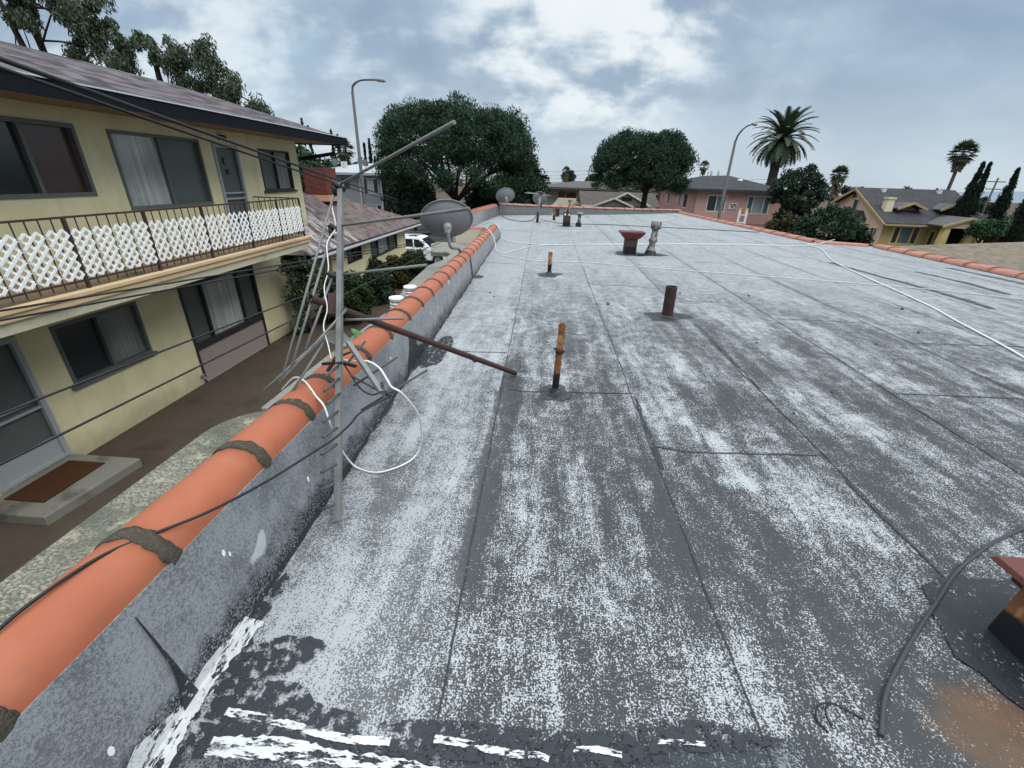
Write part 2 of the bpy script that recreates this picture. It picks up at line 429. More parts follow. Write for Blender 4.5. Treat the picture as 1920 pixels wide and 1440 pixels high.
plain('pavement', (.24, .23, .215), .15, 2, .9, .2, bump=.2)
plain('step concrete', (.19, .18, .155), .3, 4, .9, .2, bump=.3, dirt=(.075, .068, .056))
plain('door mat', (.06, .028, .013), .35, 30, .95, .1, bump=.6)
plain('car paint', (.80, .81, .82), .03, 2, .25, .5)
plain('car glass', (.010, .011, .012), .1, 3, .3, .2)
plain('tyre', (.014, .014, .015), .2, 20, .85, .2)
plain('alloy', (.38, .39, .40), .1, 20, .4, .5, metal=.5)
plain('grey stucco', (.24, .255, .275), .12, .8, .9, .2)
plain('beige stucco', (.42, .36, .30), .12, .6, .9, .2)
plain('cream stucco', (.66, .58, .42), .1, .8, .9, .2)
plain('taupe wall', (.17, .14, .12), .12, .8, .9, .2)
plain('pink stucco', (.53, .31, .27), .10, .6, .9, .2, dirt=(.46, .26, .225))
plain('green stucco', (.36, .43, .22), .12, .6, .9, .2)
plain('brick wall', (.145, .043, .03), .3, 3, .9, .2)
def brickm(g, b):
    x, y, z = g.sep(g.pos()); return g.brick(g.comb(x + y, z), (.19, .055, .038), (.12, .036, .027), (.085, .05, .042), 1, .26, .085, .01)
material('red brick', brickm, .9, .2)
plain('terracotta flashing', (.36, .19, .125), .25, 6, .9, .2)
plain('peach stucco', (.72, .55, .41), .14, .7, .9, .2, dirt=(.62, .43, .29))
plain('ochre stucco', (.43, .33, .15), .18, .8, .9, .2, dirt=(.33, .24, .12))
plain('yellow trim', (.58, .47, .19), .12, 1, .8, .2)
plain('ochre trim', (.37, .28, .15), .12, 1, .8, .2)
plain('white trim', (.62, .62, .60), .08, 1, .7, .3)
plain('shadow opening', (.018, .017, .018), .2, 3, .8, .2)
plain('lamp post steel', (.085, .078, .074), .2, 4, .6, .4)
plain('lamp head metal', (.30, .31, .32), .15, 8, .5, .4)
plain('ladder white', (.70, .70, .67), .1, 12, .5, .4)
plain('ladder yellow', (.62, .43, .05), .15, 12, .5, .4)
plain('pole wood', (.10, .085, .07), .25, 8, .9, .2)
plain('hill haze', (.20, .245, .28), .25, .02, 1, 0)
def leafmat(name, c1, c2, big=.9, warm=None, rough=.75, spec=.15):
    def fn(g, b):
        p = g.pos(); n = g.noise(p, big, 2); f = g.noise(p, big*9, 1)
        c = g.mix((n*.6 + f*.6 - .1).clamp(), c1, c2)
        if warm: c = g.mix(g.noise(p, big*2.2, 2).step(.58, .72), c, warm)
        return c
    return material(name, fn, rough, spec)
leafmat('pine needles', (.014, .034, .022), (.055, .098, .052), .6)
leafmat('eucalyptus leaves', (.032, .052, .036), (.11, .14, .085), .8)
leafmat('hedge leaves', (.012, .024, .010), (.045, .075, .025), 2.2)
leafmat('olive hedge leaves', (.024, .026, .012), (.085, .072, .03), 2.2)
leafmat('glossy leaves', (.018, .036, .017), (.075, .12, .055), 3.0, rough=.4, spec=.5)
leafmat('dark tree leaves', (.012, .026, .018), (.050, .082, .050), .8)
leafmat('bush leaves', (.012, .028, .018), (.042, .075, .036), 1.2)
leafmat('bright leaves', (.022, .055, .024), (.06, .12, .045), 1.2)
leafmat('cypress leaves', (.006, .013, .009), (.022, .036, .022), 1.0)
leafmat('palm fronds', (.028, .052, .034), (.12, .155, .09), .9)
leafmat('dry fronds', (.07, .055, .035), (.16, .13, .085), .9)
leafmat('far foliage', (.022, .042, .026), (.055, .085, .05), .25)
leafmat('big green leaf', (.05, .13, .05), (.09, .20, .08), 3, rough=.5)
plain('bark', (.048, .040, .032), .35, 3, .95, .1, bump=.4, stretch=(2, 2, .5))
plain('pale bark', (.15, .12, .095), .35, 3, .95, .1, stretch=(2, 2, .5))
plain('palm trunk', (.075, .062, .050), .35, 5, .95, .1, bump=.5, stretch=(1, 1, 3))
# ------------------------------------------------------------------ terrain and streets
def sm(a, b, t):
    t = np.clip((t-a)/(b-a), 0, 1); return t*t*(3-2*t)
def gz(x, y):
    x = np.asarray(x, float); y = np.asarray(y, float)
    L = -2.8 - 1.2*sm(16, 27, y)
    L = L*(1-sm(-2.5, 4, x)) + (-5.0)*sm(-2.5, 4, x)
    far = -4.4 - .8*sm(50, 75, y) - 1.8*sm(75, 140, y)
    L = L*(1-sm(44, 56, y)) + np.minimum(far, -4.4)*sm(44, 56, y)
    L = np.where(x > 4, np.minimum(L, -5.0), L)
    return L + 1.0*sm(-15, -60, x)*0
def grid(name, xs, ys, mat, dz=0., label=None):
    X, Y = np.meshgrid(xs, ys); Zz = gz(X, Y) + dz; n = len(xs); mb = MB()
    mb.v = np.stack([X.ravel(), Y.ravel(), Zz.ravel()], 1).tolist()
    mb.f = [[j*n+i, j*n+i+1, (j+1)*n+i+1, (j+1)*n+i] for j in range(len(ys)-1) for i in range(n-1)]; mb.s = [True]*len(mb.f)
    return tag(mb.build(name, mat), label, None, None, 'structure')
xs = np.concatenate([np.linspace(-900, -80, 20), np.linspace(-70, 80, 151), np.linspace(90, 900, 20)])
ys = np.concatenate([[-60, -30], np.linspace(-10, 100, 111), np.linspace(110, 1200, 30)])
grid('ground', xs, ys, 'earth', 0, 'bare earth ground around the buildings')
grid('street', np.linspace(-70, 80, 151), np.linspace(28.6, 46, 30), 'asphalt', .03, 'dark asphalt street beyond the roof')
grid('pavement', np.linspace(-70, 80, 151), np.linspace(46, 48, 3), 'pavement', .14, 'concrete pavement across the street')
mb = MB(); mb.prism([(-7.25, 3), (-7.25, 15), (-5.2, 15), (-5.0, 3)], -2.83, -2.79); mb.build('path', 'packed path')['kind'] = 'structure'
mb = MB(); mb.prism([(-5.19, 15), (-2.2, 15), (-2.2, -4), (-7.2, -4), (-7.2, 2.99), (-4.99, 2.99)], -2.83, -2.794); mb.build('courtyard_paving', 'wet dark paving')['kind'] = 'structure'
# distant hills
mb = MB(); n = 90
for k in range(n):
    a0, a1 = [R_(-75 + 150*t/n) for t in (k, k+1)]; d = 620
    def hh(t): return -3 + 3*(.5+.5*math.sin(t*.17+1)) + 3*(.5+.5*math.sin(t*.43)) + 9*max(0, min(1, (t-62)/8))
    p = lambda a, z, dd: (math.sin(a)*dd, math.cos(a)*dd, z)
    mb.face([p(a0, -8, d), p(a1, -8, d), p(a1, hh(k+1)-6, d+60), p(a0, hh(k)-6, d+60)], True)
mb.build('hills', 'hill haze')['kind'] = 'structure'
# ------------------------------------------------------------------ the flat-roofed building we stand on
B = thing('flat_roofed_building', 'long flat silver-coated roof with a terracotta tile parapet in the foreground', 'building', (3, 10, -5.0))
px = lambda y: -1.0 - .0145*y                       # foot of the left parapet
pt = lambda y: .455 - .028*y + .0009*y*y                        # its top
FAR = [(-1.9, 19.85), (-.31, 20.75), (4.26, 23.3), (7.3, 25.6)]
outline = [(-1.0, -3)] + [(px(12.6), 12.6), (px(12.6), 13.5), (-2.3, 13.6), (-2.2, 16.6), (-1.9, 19.85)] + FAR[1:] + [(7.9, 14.0), (9.3, 13.6), (9.3, -3)]
mb = MB(); mb.face([(x, y, 0) for x, y in outline[::-1]]); mb.f[-1] = mb.f[-1][::-1]; roof = mb.build('roof_surface', 'roof coating', B)
# walls below
mb = MB(); wall = [(-1.3, -3), (-1.3, 13.4), (-2.65, 13.4), (-2.6, 16.6), (-2.3, 20.2), (-.5, 21.2), (4.26, 23.6), (7.5, 25.9), (8.1, 14.1), (9.45, 13.7), (9.45, -3)]
mb.prism(wall, -6, -.02); mb.build('outer_wall', 'pale stucco', B)
# left parapet: sloped inner face, back, in short lengths
def parapet(mb, foot, top_in, top_out, base_out):
    for k in range(len(foot)-1):
        for A, Bb in ((foot, top_in), (top_in, top_out), (top_out, base_out)):
            mb.face([A[k+1], A[k], Bb[k], Bb[k+1]])
    for k in (0, len(foot)-1): mb.face([foot[k], top_in[k], top_out[k], base_out[k]])
yy = np.linspace(-3, 12.6, 60)
mb = MB(); parapet(mb, [(px(y), y, -.01) for y in yy], [(px(y)-.04, y, pt(y)) for y in yy], [(px(y)-.27, y, pt(y)) for y in yy], [(px(y)-.27, y, -.5) for y in yy])
mb.build('parapet', 'parapet coating', B)
# the cross return at y 13.5 and the second parapet
mb = MB(); parapet(mb, [(px(12.62), 12.62, -.01), (px(12.62)-.0, 13.5, -.01)], [(px(12.6)-.04, 12.62, .2), (px(12.6)-.04, 13.5, .12)], [(px(12.6)-.3, 12.62, .2), (px(12.6)-.3, 13.5, .12)], [(px(12.6)-.3, 12.62, -.4), (px(12.6)-.3, 13.5, -.4)])
mb.build('parapet', 'parapet coating', B)
c2 = [(-2.3, 13.6), (-2.2, 16.6), (-1.9, 19.85)]
def lerp2(a, b, t): return (a[0]+(b[0]-a[0])*t, a[1]+(b[1]-a[1])*t)
def along(P, n):
    d = [0]
    for a, b in zip(P, P[1:]): d.append(d[-1]+math.dist(a, b))
    out = []
    for k in range(n+1):
        s = d[-1]*k/n
        for j in range(len(P)-1):
            if s <= d[j+1]+1e-9: out.append(lerp2(P[j], P[j+1], (s-d[j])/(d[j+1]-d[j]))); break
    return out
p2 = along(c2, 14)
mb = MB(); parapet(mb, [(x, y, -.01) for x, y in p2], [(x-.04, y, .36) for x, y in p2], [(x-.34, y, .36) for x, y in p2], [(x-.34, y, -.5) for x, y in p2])
mb.build('parapet', 'parapet coating', B)
# front face of the wing that juts out, facing us
mb = MB(); mb.box(-2.55, 13.28, -5, -1.25, 13.42, .08); mb.build('wing_wall', 'pale stucco', B)
# far parapet, tall at the left and low at the right
pf = along(FAR, 18); hz = lambda k: .46 - .32*(k/18)**.8
mb = MB(); parapet(mb, [(x, y, -.01) for x, y in pf][::1], [(x, y+.03, hz(k)) for k, (x, y) in enumerate(pf)], [(x, y+.3, hz(k)) for k, (x, y) in enumerate(pf)], [(x, y+.3, -.5) for x, y in pf])
mb.build('parapet', 'parapet coating', B)
# coping tiles
def tile(p, q, r0, r1, h0, h1, mat='terracotta', lift=0., n=9):
    """a half-barrel tile from p to q (points on its bed), tapering r0 > r1"""
    p, q = Vector(p), Vector(q); d = (q-p).normalized(); side = d.cross(Vector((0, 0, 1))).normalized(); up = side.cross(d)
    mb = MB(); rows = 5; base = 0
    for k in range(rows+1):
        t = k/rows; c = p.lerp(q, t); r = r0+(r1-r0)*t; h = h0+(h1-h0)*t
        for j in range(n+1):
            a = math.pi*j/n; mb.v.append(tuple(c + side*math.cos(a)*r + up*(math.sin(a)*h + lift)))
    for k in range(rows):
        for j in range(n):
            i = k*(n+1)+j; mb.f.append([i, i+1, i+n+2, i+n+1]); mb.s.append(True)
    for k in (0, rows):
        mb.f.append([k*(n+1)+j for j in range(n+1)][::(1 if k else -1)]); mb.s.append(False)
    return mb
def collar(p, q, r, h, w, amp=.006):
    p, q = Vector(p), Vector(q); d = (q-p).normalized(); side = d.cross(Vector((0, 0, 1))).normalized(); up = side.cross(d)
    mb = MB(); n = 34; ph0, ph1 = random.uniform(0, 6), random.uniform(0, 6); prof = [(-w, -.008), (-w*.95, .0015), (-w*.4, .0030), (w*.4, .0030), (w*.95, .0015), (w, -.008)]; m = len(prof)
    for j in range(n+1):
        a = math.pi*(j/n*1.08-.04); wv = .004*math.sin(j*.4+ph0) + .0025*math.sin(j*1.3+ph1) + random.uniform(-.0015, .0015)
        for s, e in prof:
            nz = random.uniform(-.0008, .0008); rr = r+e+nz; hh = h+e+nz
            mb.v.append(tuple(p + d*(s*(1+.09*math.sin(j*.8+ph1))+wv) + side*math.cos(a)*rr + up*math.sin(a)*hh))
    for j in range(n):
        for k in range(m-1): i = j*m+k; mb.f.append([i, i+1, i+m+1, i+m]); mb.s.append(True)
    return mb
joints = [-1.55, -1.05, -.52, -.04, .42, .88, 1.38, 1.77, 2.08, 2.57, 3.03, 3.54, 4.0, 4.46, 4.9, 5.36, 5.82, 6.27, 6.72, 7.17, 7.63, 8.08, 8.53, 8.98, 9.44, 9.9, 10.36, 10.8, 11.25, 11.7, 12.15, 12.6]
tc = lambda y: (px(y)-.155, y, pt(y)-.008)
for k in range(len(joints)-1):
    a, b_ = joints[k], joints[k+1]
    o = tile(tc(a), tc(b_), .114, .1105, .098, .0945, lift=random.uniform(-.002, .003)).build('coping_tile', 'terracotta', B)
    collar(tc(a), tc(a+.1), .1135, .0975, .024 if a > 2.4 else .027).build('mortar_collar', 'mortar', o)
for k in range(14):
    (xa, ya), (xb, yb) = p2[k], p2[k+1]
    tile((xa-.19, ya, .35), (xb-.19, yb, .35), .155, .125, .13, .10, 'weathered terracotta').build('coping_tile', 'weathered terracotta', B)
for k in range(3):
    x0, x1 = -1.3-k*.42, -1.3-(k+1)*.42
    tile((x0, 13.4, .06), (x1, 13.4, .06), .125, .105, .10, .085).build('coping_tile', 'terracotta', B)
for k in range(18):
    (xa, ya), (xb, yb) = pf[k], pf[k+1]
    tile((xa, ya+.15, hz(k)-.02), (xb, yb+.15, hz(k+1)-.02), .15, .13, .075, .055).build('coping_tile', 'weathered terracotta', B)
rl = along([(7.2, 25.6), (7.95, 13.9)], 16)
for k in range(16):
    (xa, ya), (xb, yb) = rl[k], rl[k+1]
    tile((xb+.1, yb, .01), (xa+.1, ya, .01), .19, .165, .10, .075).build('coping_tile', 'weathered terracotta', B)
tile((7.95, 13.85, .0), (9.2, 13.45, .0), .13, .12, .085, .075).build('coping_tile', 'weathered terracotta', B)
rl = along([(9.32, 13.3), (9.22, 5.0)], 14)
for k in range(14):
    (xa, ya), (xb, yb) = rl[k], rl[k+1]
    tile((xb+.1, yb, .01), (xa+.1, ya, .01), .20, .17, .11, .08).build('coping_tile', 'weathered terracotta', B)
# outer ledges beyond the left tiles
arc = [(-1.93+.30-.30*math.cos(t), 2.02+.34*math.sin(t)) for t in np.linspace(0, math.pi/2, 9)]
mb = MB(); mb.prism([(-1.22, -3), (-1.24, 2.36)] + arc[::-1] + [(-1.96, -3)], -.45, .10); mb.build('ledge', 'pebbled ledge', B, .02)
mb = MB(); mb.prism([(-1.25, 2.37), (-1.35, 9.45), (-1.80, 9.4), (-1.80, 8.06), (-1.93, 7.5), (-1.86, 5.9), (-1.70, 4.7), (-1.76, 3.7), (-1.78, 2.37)], -.42, .095); mb.build('ledge', 'old concrete', B, .012)
mb = MB(); mb.prism([(-2.42, 11.35), (-2.86, 11.4), (-3.2, 12.87), (-3.07, 13.27), (-1.81, 13.27), (-1.81, 10.6)], -.40, -.3); mb.build('canopy_slab', 'old concrete', B)
# lap seams in the sheet (a wavering bead of tar each)
mb = MB()
def seam(p, q, w=.011, wob=.5, z=.004):
    n = max(3, int(math.dist(p, q)/.07)); amp = .0035
    pts = []; off = 0
    for k in range(n+1):
        off = off*.8 + random.uniform(-amp, amp); t = k/n
        d = Vector((q[0]-p[0], q[1]-p[1], 0)).normalized(); a = Vector((-d.y, d.x, 0))
        pts.append(Vector((p[0]+(q[0]-p[0])*t, p[1]+(q[1]-p[1])*t, z)) + a*off)
    mb.strip(pts, w, wob)
for x0, x1 in ((-.235, -.36), (.735, .87), (1.79, 1.93), (2.87, 3.05), (3.98, 4.16), (5.06, 5.2), (6.2, 6.3), (7.4, 7.4), (8.4, 8.3)):
    ye = 20.5 + (x1+.3)*.55 if x1 < 7 else 13.6
    for a in np.arange(.62, ye, 4.0):
        b_ = min(a+4.0, ye); f = lambda y: x0+(x1-x0)*y/20
        seam((f(a), a), (f(b_), b_), .0065 if x0 < 1.5 else .010)
for s in (((-.82, 3.77), (-.278, 3.81)), ((-.276, 3.055), (-.07, 3.01)), ((-.07, 3.01), (.765, 3.08)), ((.775, 2.34), (.99, 2.30)), ((.99, 2.30), (1.80, 2.36)), ((.82, 6.98), (1.88, 6.87)),
          ((1.91, 6.12), (2.96, 6.16)), ((-.3, 7.71), (.81, 7.68)), ((-1.1, 8.51), (-.31, 8.46)), ((-1.2, 14.17), (4.07, 13.6)), ((4.07, 13.6), (7.8, 13.4)), ((2.98, 5.42), (4.05, 5.43)), ((4.06, 4.71), (5.24, 4.76)),
          ((-.13, 17.8), (6.5, 18.3)), ((3.0, 9.5), (4.1, 9.55)), ((5.1, 10.8), (6.2, 10.7)), ((1.9, 11.0), (2.95, 11.1)), ((4.1, 12.0), (5.1, 11.9)), ((-1.2, 15.2), (7.6, 15.6)), ((2.9, 3.35), (3.98, 3.38))):
    seam(*s, w=.012)
for a, b_ in (((1.85, 5.05), (1.86, 4.4)), ((1.86, 4.4), (1.83, 3.3)), ((.765, 2.1), (.78, 3.0)), ((1.80, 1.55), (1.79, 2.1))): seam(a, b_, .020, .7, .0045)
mb.build('lap_seam', 'tar', B)
# dark sealed strips out on the right, and the parapet foot joint
mb = MB()
for P in ([(6.33, 10.2), (6.37, 9.1), (6.47, 7.6), (6.42, 6.45)], [(7.53, 9.4), (7.66, 8.5), (7.6, 7.5)], [(8.71, 10.1), (8.8, 8.5), (8.78, 7.4)]):
    mb.strip(catmull([(x, y, .006) for x, y in P], 8), .12, .35)
mb.build('sealed_strip', 'faint tar', B)
mb = MB(); mb.strip([(px(y)+.012+random.uniform(-.006, .006), y, .006) for y in np.linspace(.9, 12.6, 120)], .028, .6)
mb.build('foot_joint', 'tar', B)
def blob(c, rx, ry, z, n=36, am=.22, rot=0):
    ph = [random.uniform(0, 6.3) for _ in range(5)]; out = []
    for k in range(n):
        a = 2*math.pi*k/n; r = 1 + am*sum(math.sin((j+2)*a+ph[j])/(j+1.5) for j in range(5)) + random.uniform(-.05, .05)
        x, y = math.cos(a)*rx*r, math.sin(a)*ry*r
        out.append((c[0]+x*math.cos(rot)-y*math.sin(rot), c[1]+x*math.sin(rot)+y*math.cos(rot), z))
    return out
def face_blob(*a, **k): return MB().face(blob(*a, **k))
# torn corner by our feet: black mastic under strokes of white coat
mb = MB()
for c, rx, ry, rot in (((-.93, .84), .11, .10, .5), ((-.82, .87), .13, .05, .7), ((-.99, .60), .09, .075, .9), ((-.72, .74), .17, .04, -.15), ((-.62, .675), .30, .05, -.1), ((-.02, .685), .42, .035, .02), ((-.98, 1.05), .025, .15, -.1), ((-.85, .63), .12, .035, .2), ((.45, .74), .30, .03, .06)):
    mb.face(blob(c, rx*1.15, ry*1.25, .007+random.uniform(0, .001), rot=rot, am=.3))
mb.build('mastic_patch', 'ragged black mastic', B)
mb = MB()
for P, w in (([(-.985, 1.0), (-1.01, .86), (-1.03, .75), (-1.07, .66), (-1.13, .55), (-1.2, .45)], .10), ([(-.99, .76), (-1.0, .68), (-.99, .60), (-.97, .5)], .07)):
    mb = MB(); mb.strip(catmull([(x, y, .0095 + .0006*(w < .09)) for x, y in P], 10), w, .10); mb.build('white_coat_stroke', 'ragged white coat', B)
for P, w in (([(-.88, .70), (-.75, .692), (-.62, .676), (-.5, .662), (-.36, .665)], .022), ([(-.87, .61), (-.66, .622), (-.5, .604), (-.34, .60), (-.12, .58)], .055), ([(-.235, .683), (-.14, .678), (-.05, .668), (.03, .664)], .020), ([(.04, .665), (.07, .668), (.10, .66)], .016), ([(.17, .69), (.24, .695), (.31, .688)], .016), ([(.42, .73), (.5, .735), (.56, .735)], .012)):
    mb = MB(); mb.strip(catmull([(x, y, .0108) for x, y in P], 14), w, .12); mb.build('white_coat_stroke', 'ragged white coat across', B)
# white coat carried up the foot of the parapet and the black split above it
mb = MB()
def onface(y, z): return (px(y)-.04*(z/pt(y))+.004, y, z)
yv = np.linspace(.44, .98, 28); zt_c = [.02 + .075*max(0, 1-abs(y-.56)/.14) + .03*max(0, 1-abs(y-.8)/.2) for y in yv]
for (a, za), (b_, zb_) in zip(zip(yv, zt_c), zip(yv[1:], zt_c[1:])): mb.face([onface(a, -.002), onface(b_, -.002), onface(b_, zb_), onface(a, za)])
mb.build('white_coat_stroke', 'ragged white coat', B)
mb = MB()
cr = [(.713, .40, .002), (.722, .28, .004), (.728, .18, .007), (.727, .10, .015), (.722, .05, .024), (.720, .01, .03)]
for (a, z0, w0), (b_, z1, w1) in zip(cr, cr[1:]): mb.face([(q[0]+.004, q[1], q[2]) for q in (onface(a-w0, z0), onface(a+w0, z0), onface(b_+w1, z1), onface(b_-w1, z1))])
mb.build('split', 'tar', B)
# black mastic smear on the parapet behind the antenna, down to the sheet
mb = MB(); P = [(3.42, .30), (3.56, .24), (3.58, .12), (3.85, .05), (4.0, 0.005), (3.2, .005), (3.28, .10), (3.36, .18)]
mb.face([onface(a, z) for a, z in P]); mb.build('mastic_patch', 'tar', B)
mb = MB(); mb.face(blob((-.93, 3.75), .11, .42, .0065, am=.25)); mb.build('mastic_patch', 'ragged black mastic', B)
mb = MB(); mb.face([onface(y, z) for y, z in ((7.05, .3), (7.18, .3), (7.2, .01), (7.03, .01))]); mb.face(blob((-1.03, 7.15), .09, .14, .0066)); mb.build('mastic_patch', 'tar', B)
# paint flecks on the parapet face
mb = MB()
for y, z, r in ((1.03, .30, .011), (1.05, .275, .008), (1.58, .19, .013), (.52, .16, .012), (2.9, .27, .012), (4.2, .24, .016), (4.55, .2, .012), (4.9, .22, .012)):
    mb.face([onface(y+math.cos(a)*r*.7, z+math.sin(a)*r*1.3) for a in np.linspace(0, 6.28, 10)[:-1]])
mb.build('paint_fleck', 'white vent metal', B)
# ------------------------------------------------------------------ pipes, vents, hoods on the roof
def tarring(parent, c, rx, ry, mat='tar', extra=True):
    o = face_blob((c[0], c[1]), rx*.72, ry*.72, .0075, am=.16).build('tar_collar', 'tar', parent)
    if extra: face_blob((c[0], c[1]-ry*.05), rx*1.25, ry*1.15, .0055, am=.25).build('tar_stain', 'faint tar', parent)
    mb = MB(); mb.lathe((c[0], c[1], .006), [(rx*.42, 0), (rx*.30, .02), (rx*.22, .045), (rx*.17, .075)], 18); mb.build('tar_mound', 'tar', parent)
def pipe(name, label, c, h, r, lean, mat, ring=.12, bolts=False, group=None):
    t = thing(name, label, 'vent pipe', (c[0], c[1], 0), group)
    top = (c[0]+lean, c[1], h); mb = MB()
    mb.tube([(c[0], c[1], 0), top], r, 18, cap=False)
    mb.tube([top, (c[0]+lean*.5, c[1], h*.5)], r*.82, 18, cap=False)
    tv = Vector(top); mb.lathe(top, [(r*.82, 0), (r, 0)], 18)
    mb.build('pipe', mat, t)
    MB().lathe((c[0]+lean*.6, c[1], h*.6), [(0, 0), (r*.82, 0)], 16).build('pipe_bore', 'shadow opening', t)
    if bolts:
        mb = MB(); x = c[0]+lean*.6
        for s in (-1, 1): mb.tube([(x+s*r*.9, c[1]-.005, h*.645-.01*s), (x+s*(r+.014), c[1]-.012, h*.645-.01*s)], .008, 8)
        mb.tube([(x-.01, c[1]-r-.012, h*.60), (x-.01, c[1]-r*.8, h*.60)], .008, 8); mb.tube([(x, c[1], h*.60), (x, c[1], h*.66)], r*1.12, 18)
        mb.build('coupling', 'dark rust', t)
    tarring(t, c, ring, ring*.95); return t
pipe('vent_pipe', 'tall thin rusty orange vent pipe, nearest to the middle of the roof', (.162, 3.02), .555, .026, .016, 'rusty pipe', .115, True)
pipe('vent_pipe', 'thick dark brown vent pipe with tarred lower half, right of the thin rusty one', (1.59, 5.32), .37, .066, -.008, 'dark rust', .20)
pipe('vent_pipe', 'short thin vent pipe with rusty top and black tarred foot, left of the flared hood', (.152, 7.58), .375, .034, .001, 'rusty pipe', .17)
pipe('vent_pipe', 'small far vent pipe with an orange rusty top near the end parapet', (.425, 18.5), .40, .05, -.01, 'rusty pipe', .1)
# flared hood
def frustum(mb, c, a, b_, z0, a1, b1, z1, cx=0):
    x, y = c; mb.hexa([(x-a, y-b_, z0), (x+a, y-b_, z0), (x+a, y+b_, z0), (x-a, y+b_, z0), (x+cx-a1, y-b1, z1), (x+cx+a1, y-b1, z1), (x+cx+a1, y+b1, z1), (x+cx-a1, y+b1, z1)])
t = thing('flue_hood', 'dark red rusty flue with a wide flared rectangular cap, middle of the roof', 'roof vent', (1.99, 10.33, 0))
mb = MB(); frustum(mb, (1.985, 10.33), .128, .11, 0, .132, .115, .36); mb.build('flue_box', 'sooty flue box', t)
mb = MB(); frustum(mb, (1.985, 10.33), .16, .14, .34, .262, .19, .455); frustum(mb, (1.985, 10.33), .265, .193, .457, .262, .19, .485); mb.build('cap', 'iron oxide paint', t)
tarring(t, (1.985, 10.33), .30, .26)
t = thing('flue_pipe', 'pale galvanised flue pipe with a drum cap and tarred cone foot beside the red hood', 'roof vent', (2.46, 10.33, 0))
mb = MB(); mb.tube([(2.455, 10.33, 0), (2.49, 10.33, .58)], .068, 18); mb.build('pipe', 'galvanised flue', t)
mb = MB(); mb.lathe((2.457, 10.33, .0), [(.15, 0), (.12, .05), (.085, .14), (.07, .19)], 18); mb.build('foot_cone', 'galvanised flue', t)
mb = MB(); mb.lathe((2.475, 10.33, .27), [(.07, 0), (.092, .015), (.092, .07), (.07, .085)], 18); mb.build('joint_band', 'galvanised flue', t)
mb = MB(); mb.lathe((2.493, 10.33, .545), [(.07, 0), (.112, .01), (.112, .16), (.10, .165), (0, .15)], 20); mb.build('drum_cap', 'galvanised flue', t)
tarring(t, (2.46, 10.33), .28, .22)
t = thing('flue_box', 'squat black flue box with two pale holes and a thin T-topped pipe rising from it', 'roof vent', (.815, 16.2, 0))
mb = MB(); frustum(mb, (.812, 16.2), .125, .12, 0, .12, .115, .45); mb.build('box', 'sooty flue box', t)
mb = MB(); mb.tube([(.82, 16.2, .44), (.895, 16.22, .82)], .035, 12); mb.tube([(.82, 16.22, .80), (.97, 16.22, .86)], .035, 12); mb.build('tee_pipe', 'galvanised flue', t)
for s in (-1, 1):
    mb = MB(); mb.lathe((.815+s*.07, 16.074, .385), [(.0, 0), (.034, 0)], 14, (0, -1, 0)); mb.build('hole', 'white cable', t)
tarring(t, (.812, 16.2), .22, .18)
t = thing('mushroom_vent', 'small grey vent with a round mushroom cap beside the black flue box', 'roof vent', (1.25, 16.2, 0))
mb = MB(); mb.tube([(1.235, 16.2, 0), (1.255, 16.2, .40)], .055, 14); mb.build('pipe', 'galvanised flue', t)
mb = MB(); mb.lathe((1.258, 16.2, .36), [(.06, 0), (.115, .01), (.12, .06), (.10, .10), (0, .115)], 18); mb.build('cap', 'galvanised flue', t)
mb = MB(); frustum(mb, (1.235, 16.2), .10, .09, 0, .085, .075, .13); mb.build('foot_box', 'sooty flue box', t)
t = thing('flue_box', 'small dark brown square flue close against the end parapet', 'roof vent', (.59, 20.4, 0))
mb = MB(); frustum(mb, (.595, 20.4), .09, .08, 0, .09, .08, .31); mb.build('box', 'dark rust', t); mb = MB(); frustum(mb, (.595, 20.4), .11, .1, .305, .11, .1, .33); mb.build('cap', 'dark rust', t)
# near right hood (partly outside the frame)
t = thing('flue_hood', 'large rusty flue with a dark red capped top at the right edge of the foreground', 'roof vent', (1.97, 1.03, 0))
cx_, cy_ = 1.97, 1.03
mb = MB(); frustum(mb, (cx_, cy_), .207, .185, 0, .200, .178, .245); mb.build('flue_body', 'burnt flue metal', t, .008)
mb = MB(); frustum(mb, (cx_, cy_), .185, .225, .215, .185, .225, .262); mb.build('collar', 'sooty flue box', t)
mb = MB(); frustum(mb, (cx_, cy_), .235, .28, .263, .225, .27, .285); mb.build('cap', 'iron oxide paint', t, .004)
mb = MB(); mb.face([(x, y, .0078) for x, y in ((1.66, 1.39), (1.83, 1.46), (2.02, 1.45), (2.35, 1.46), (2.4, .8), (1.9, .72), (1.66, .86), (1.60, .96), (1.585, 1.03), (1.545, 1.08), (1.565, 1.14), (1.59, 1.2), (1.60, 1.26), (1.63, 1.3))]); mb.build('tar_collar', 'tar', t)
# ------------------------------------------------------------------ debris, cables on the roof
mb = MB(); mb.tube(catmull([(1.10, .80, .012), (1.2, .926, .011), (1.339, 1.053, .011), (1.51, 1.194, .011), (1.655, 1.308, .011), (1.844, 1.459, .011), (2.025, 1.577, .011), (2.227, 1.691, .011), (2.6, 1.85, .011), (3.2, 1.98, .011)], 8), .0080, 8)
centred('hose', mb, 'grey hose', 'grey-black hose curving over the roof at the right foreground', 'hose')
mb = MB(); mb.tube(catmull([(.95, .80, .004), (.934, .825, .005), (.938, .85, .009), (.965, .875, .012), (1.003, .88, .014), (1.04, .866, .01), (1.08, .849, .004)], 6), .0032, 6)
mb.tube(catmull([(.99, .879, .011), (.972, .86, .013), (.965, .835, .010), (.972, .82, .004)], 5), .0028, 6)
centred('wire_scrap', mb, 'black cable', 'short looped scrap of black wire lying by the hose', 'wire')
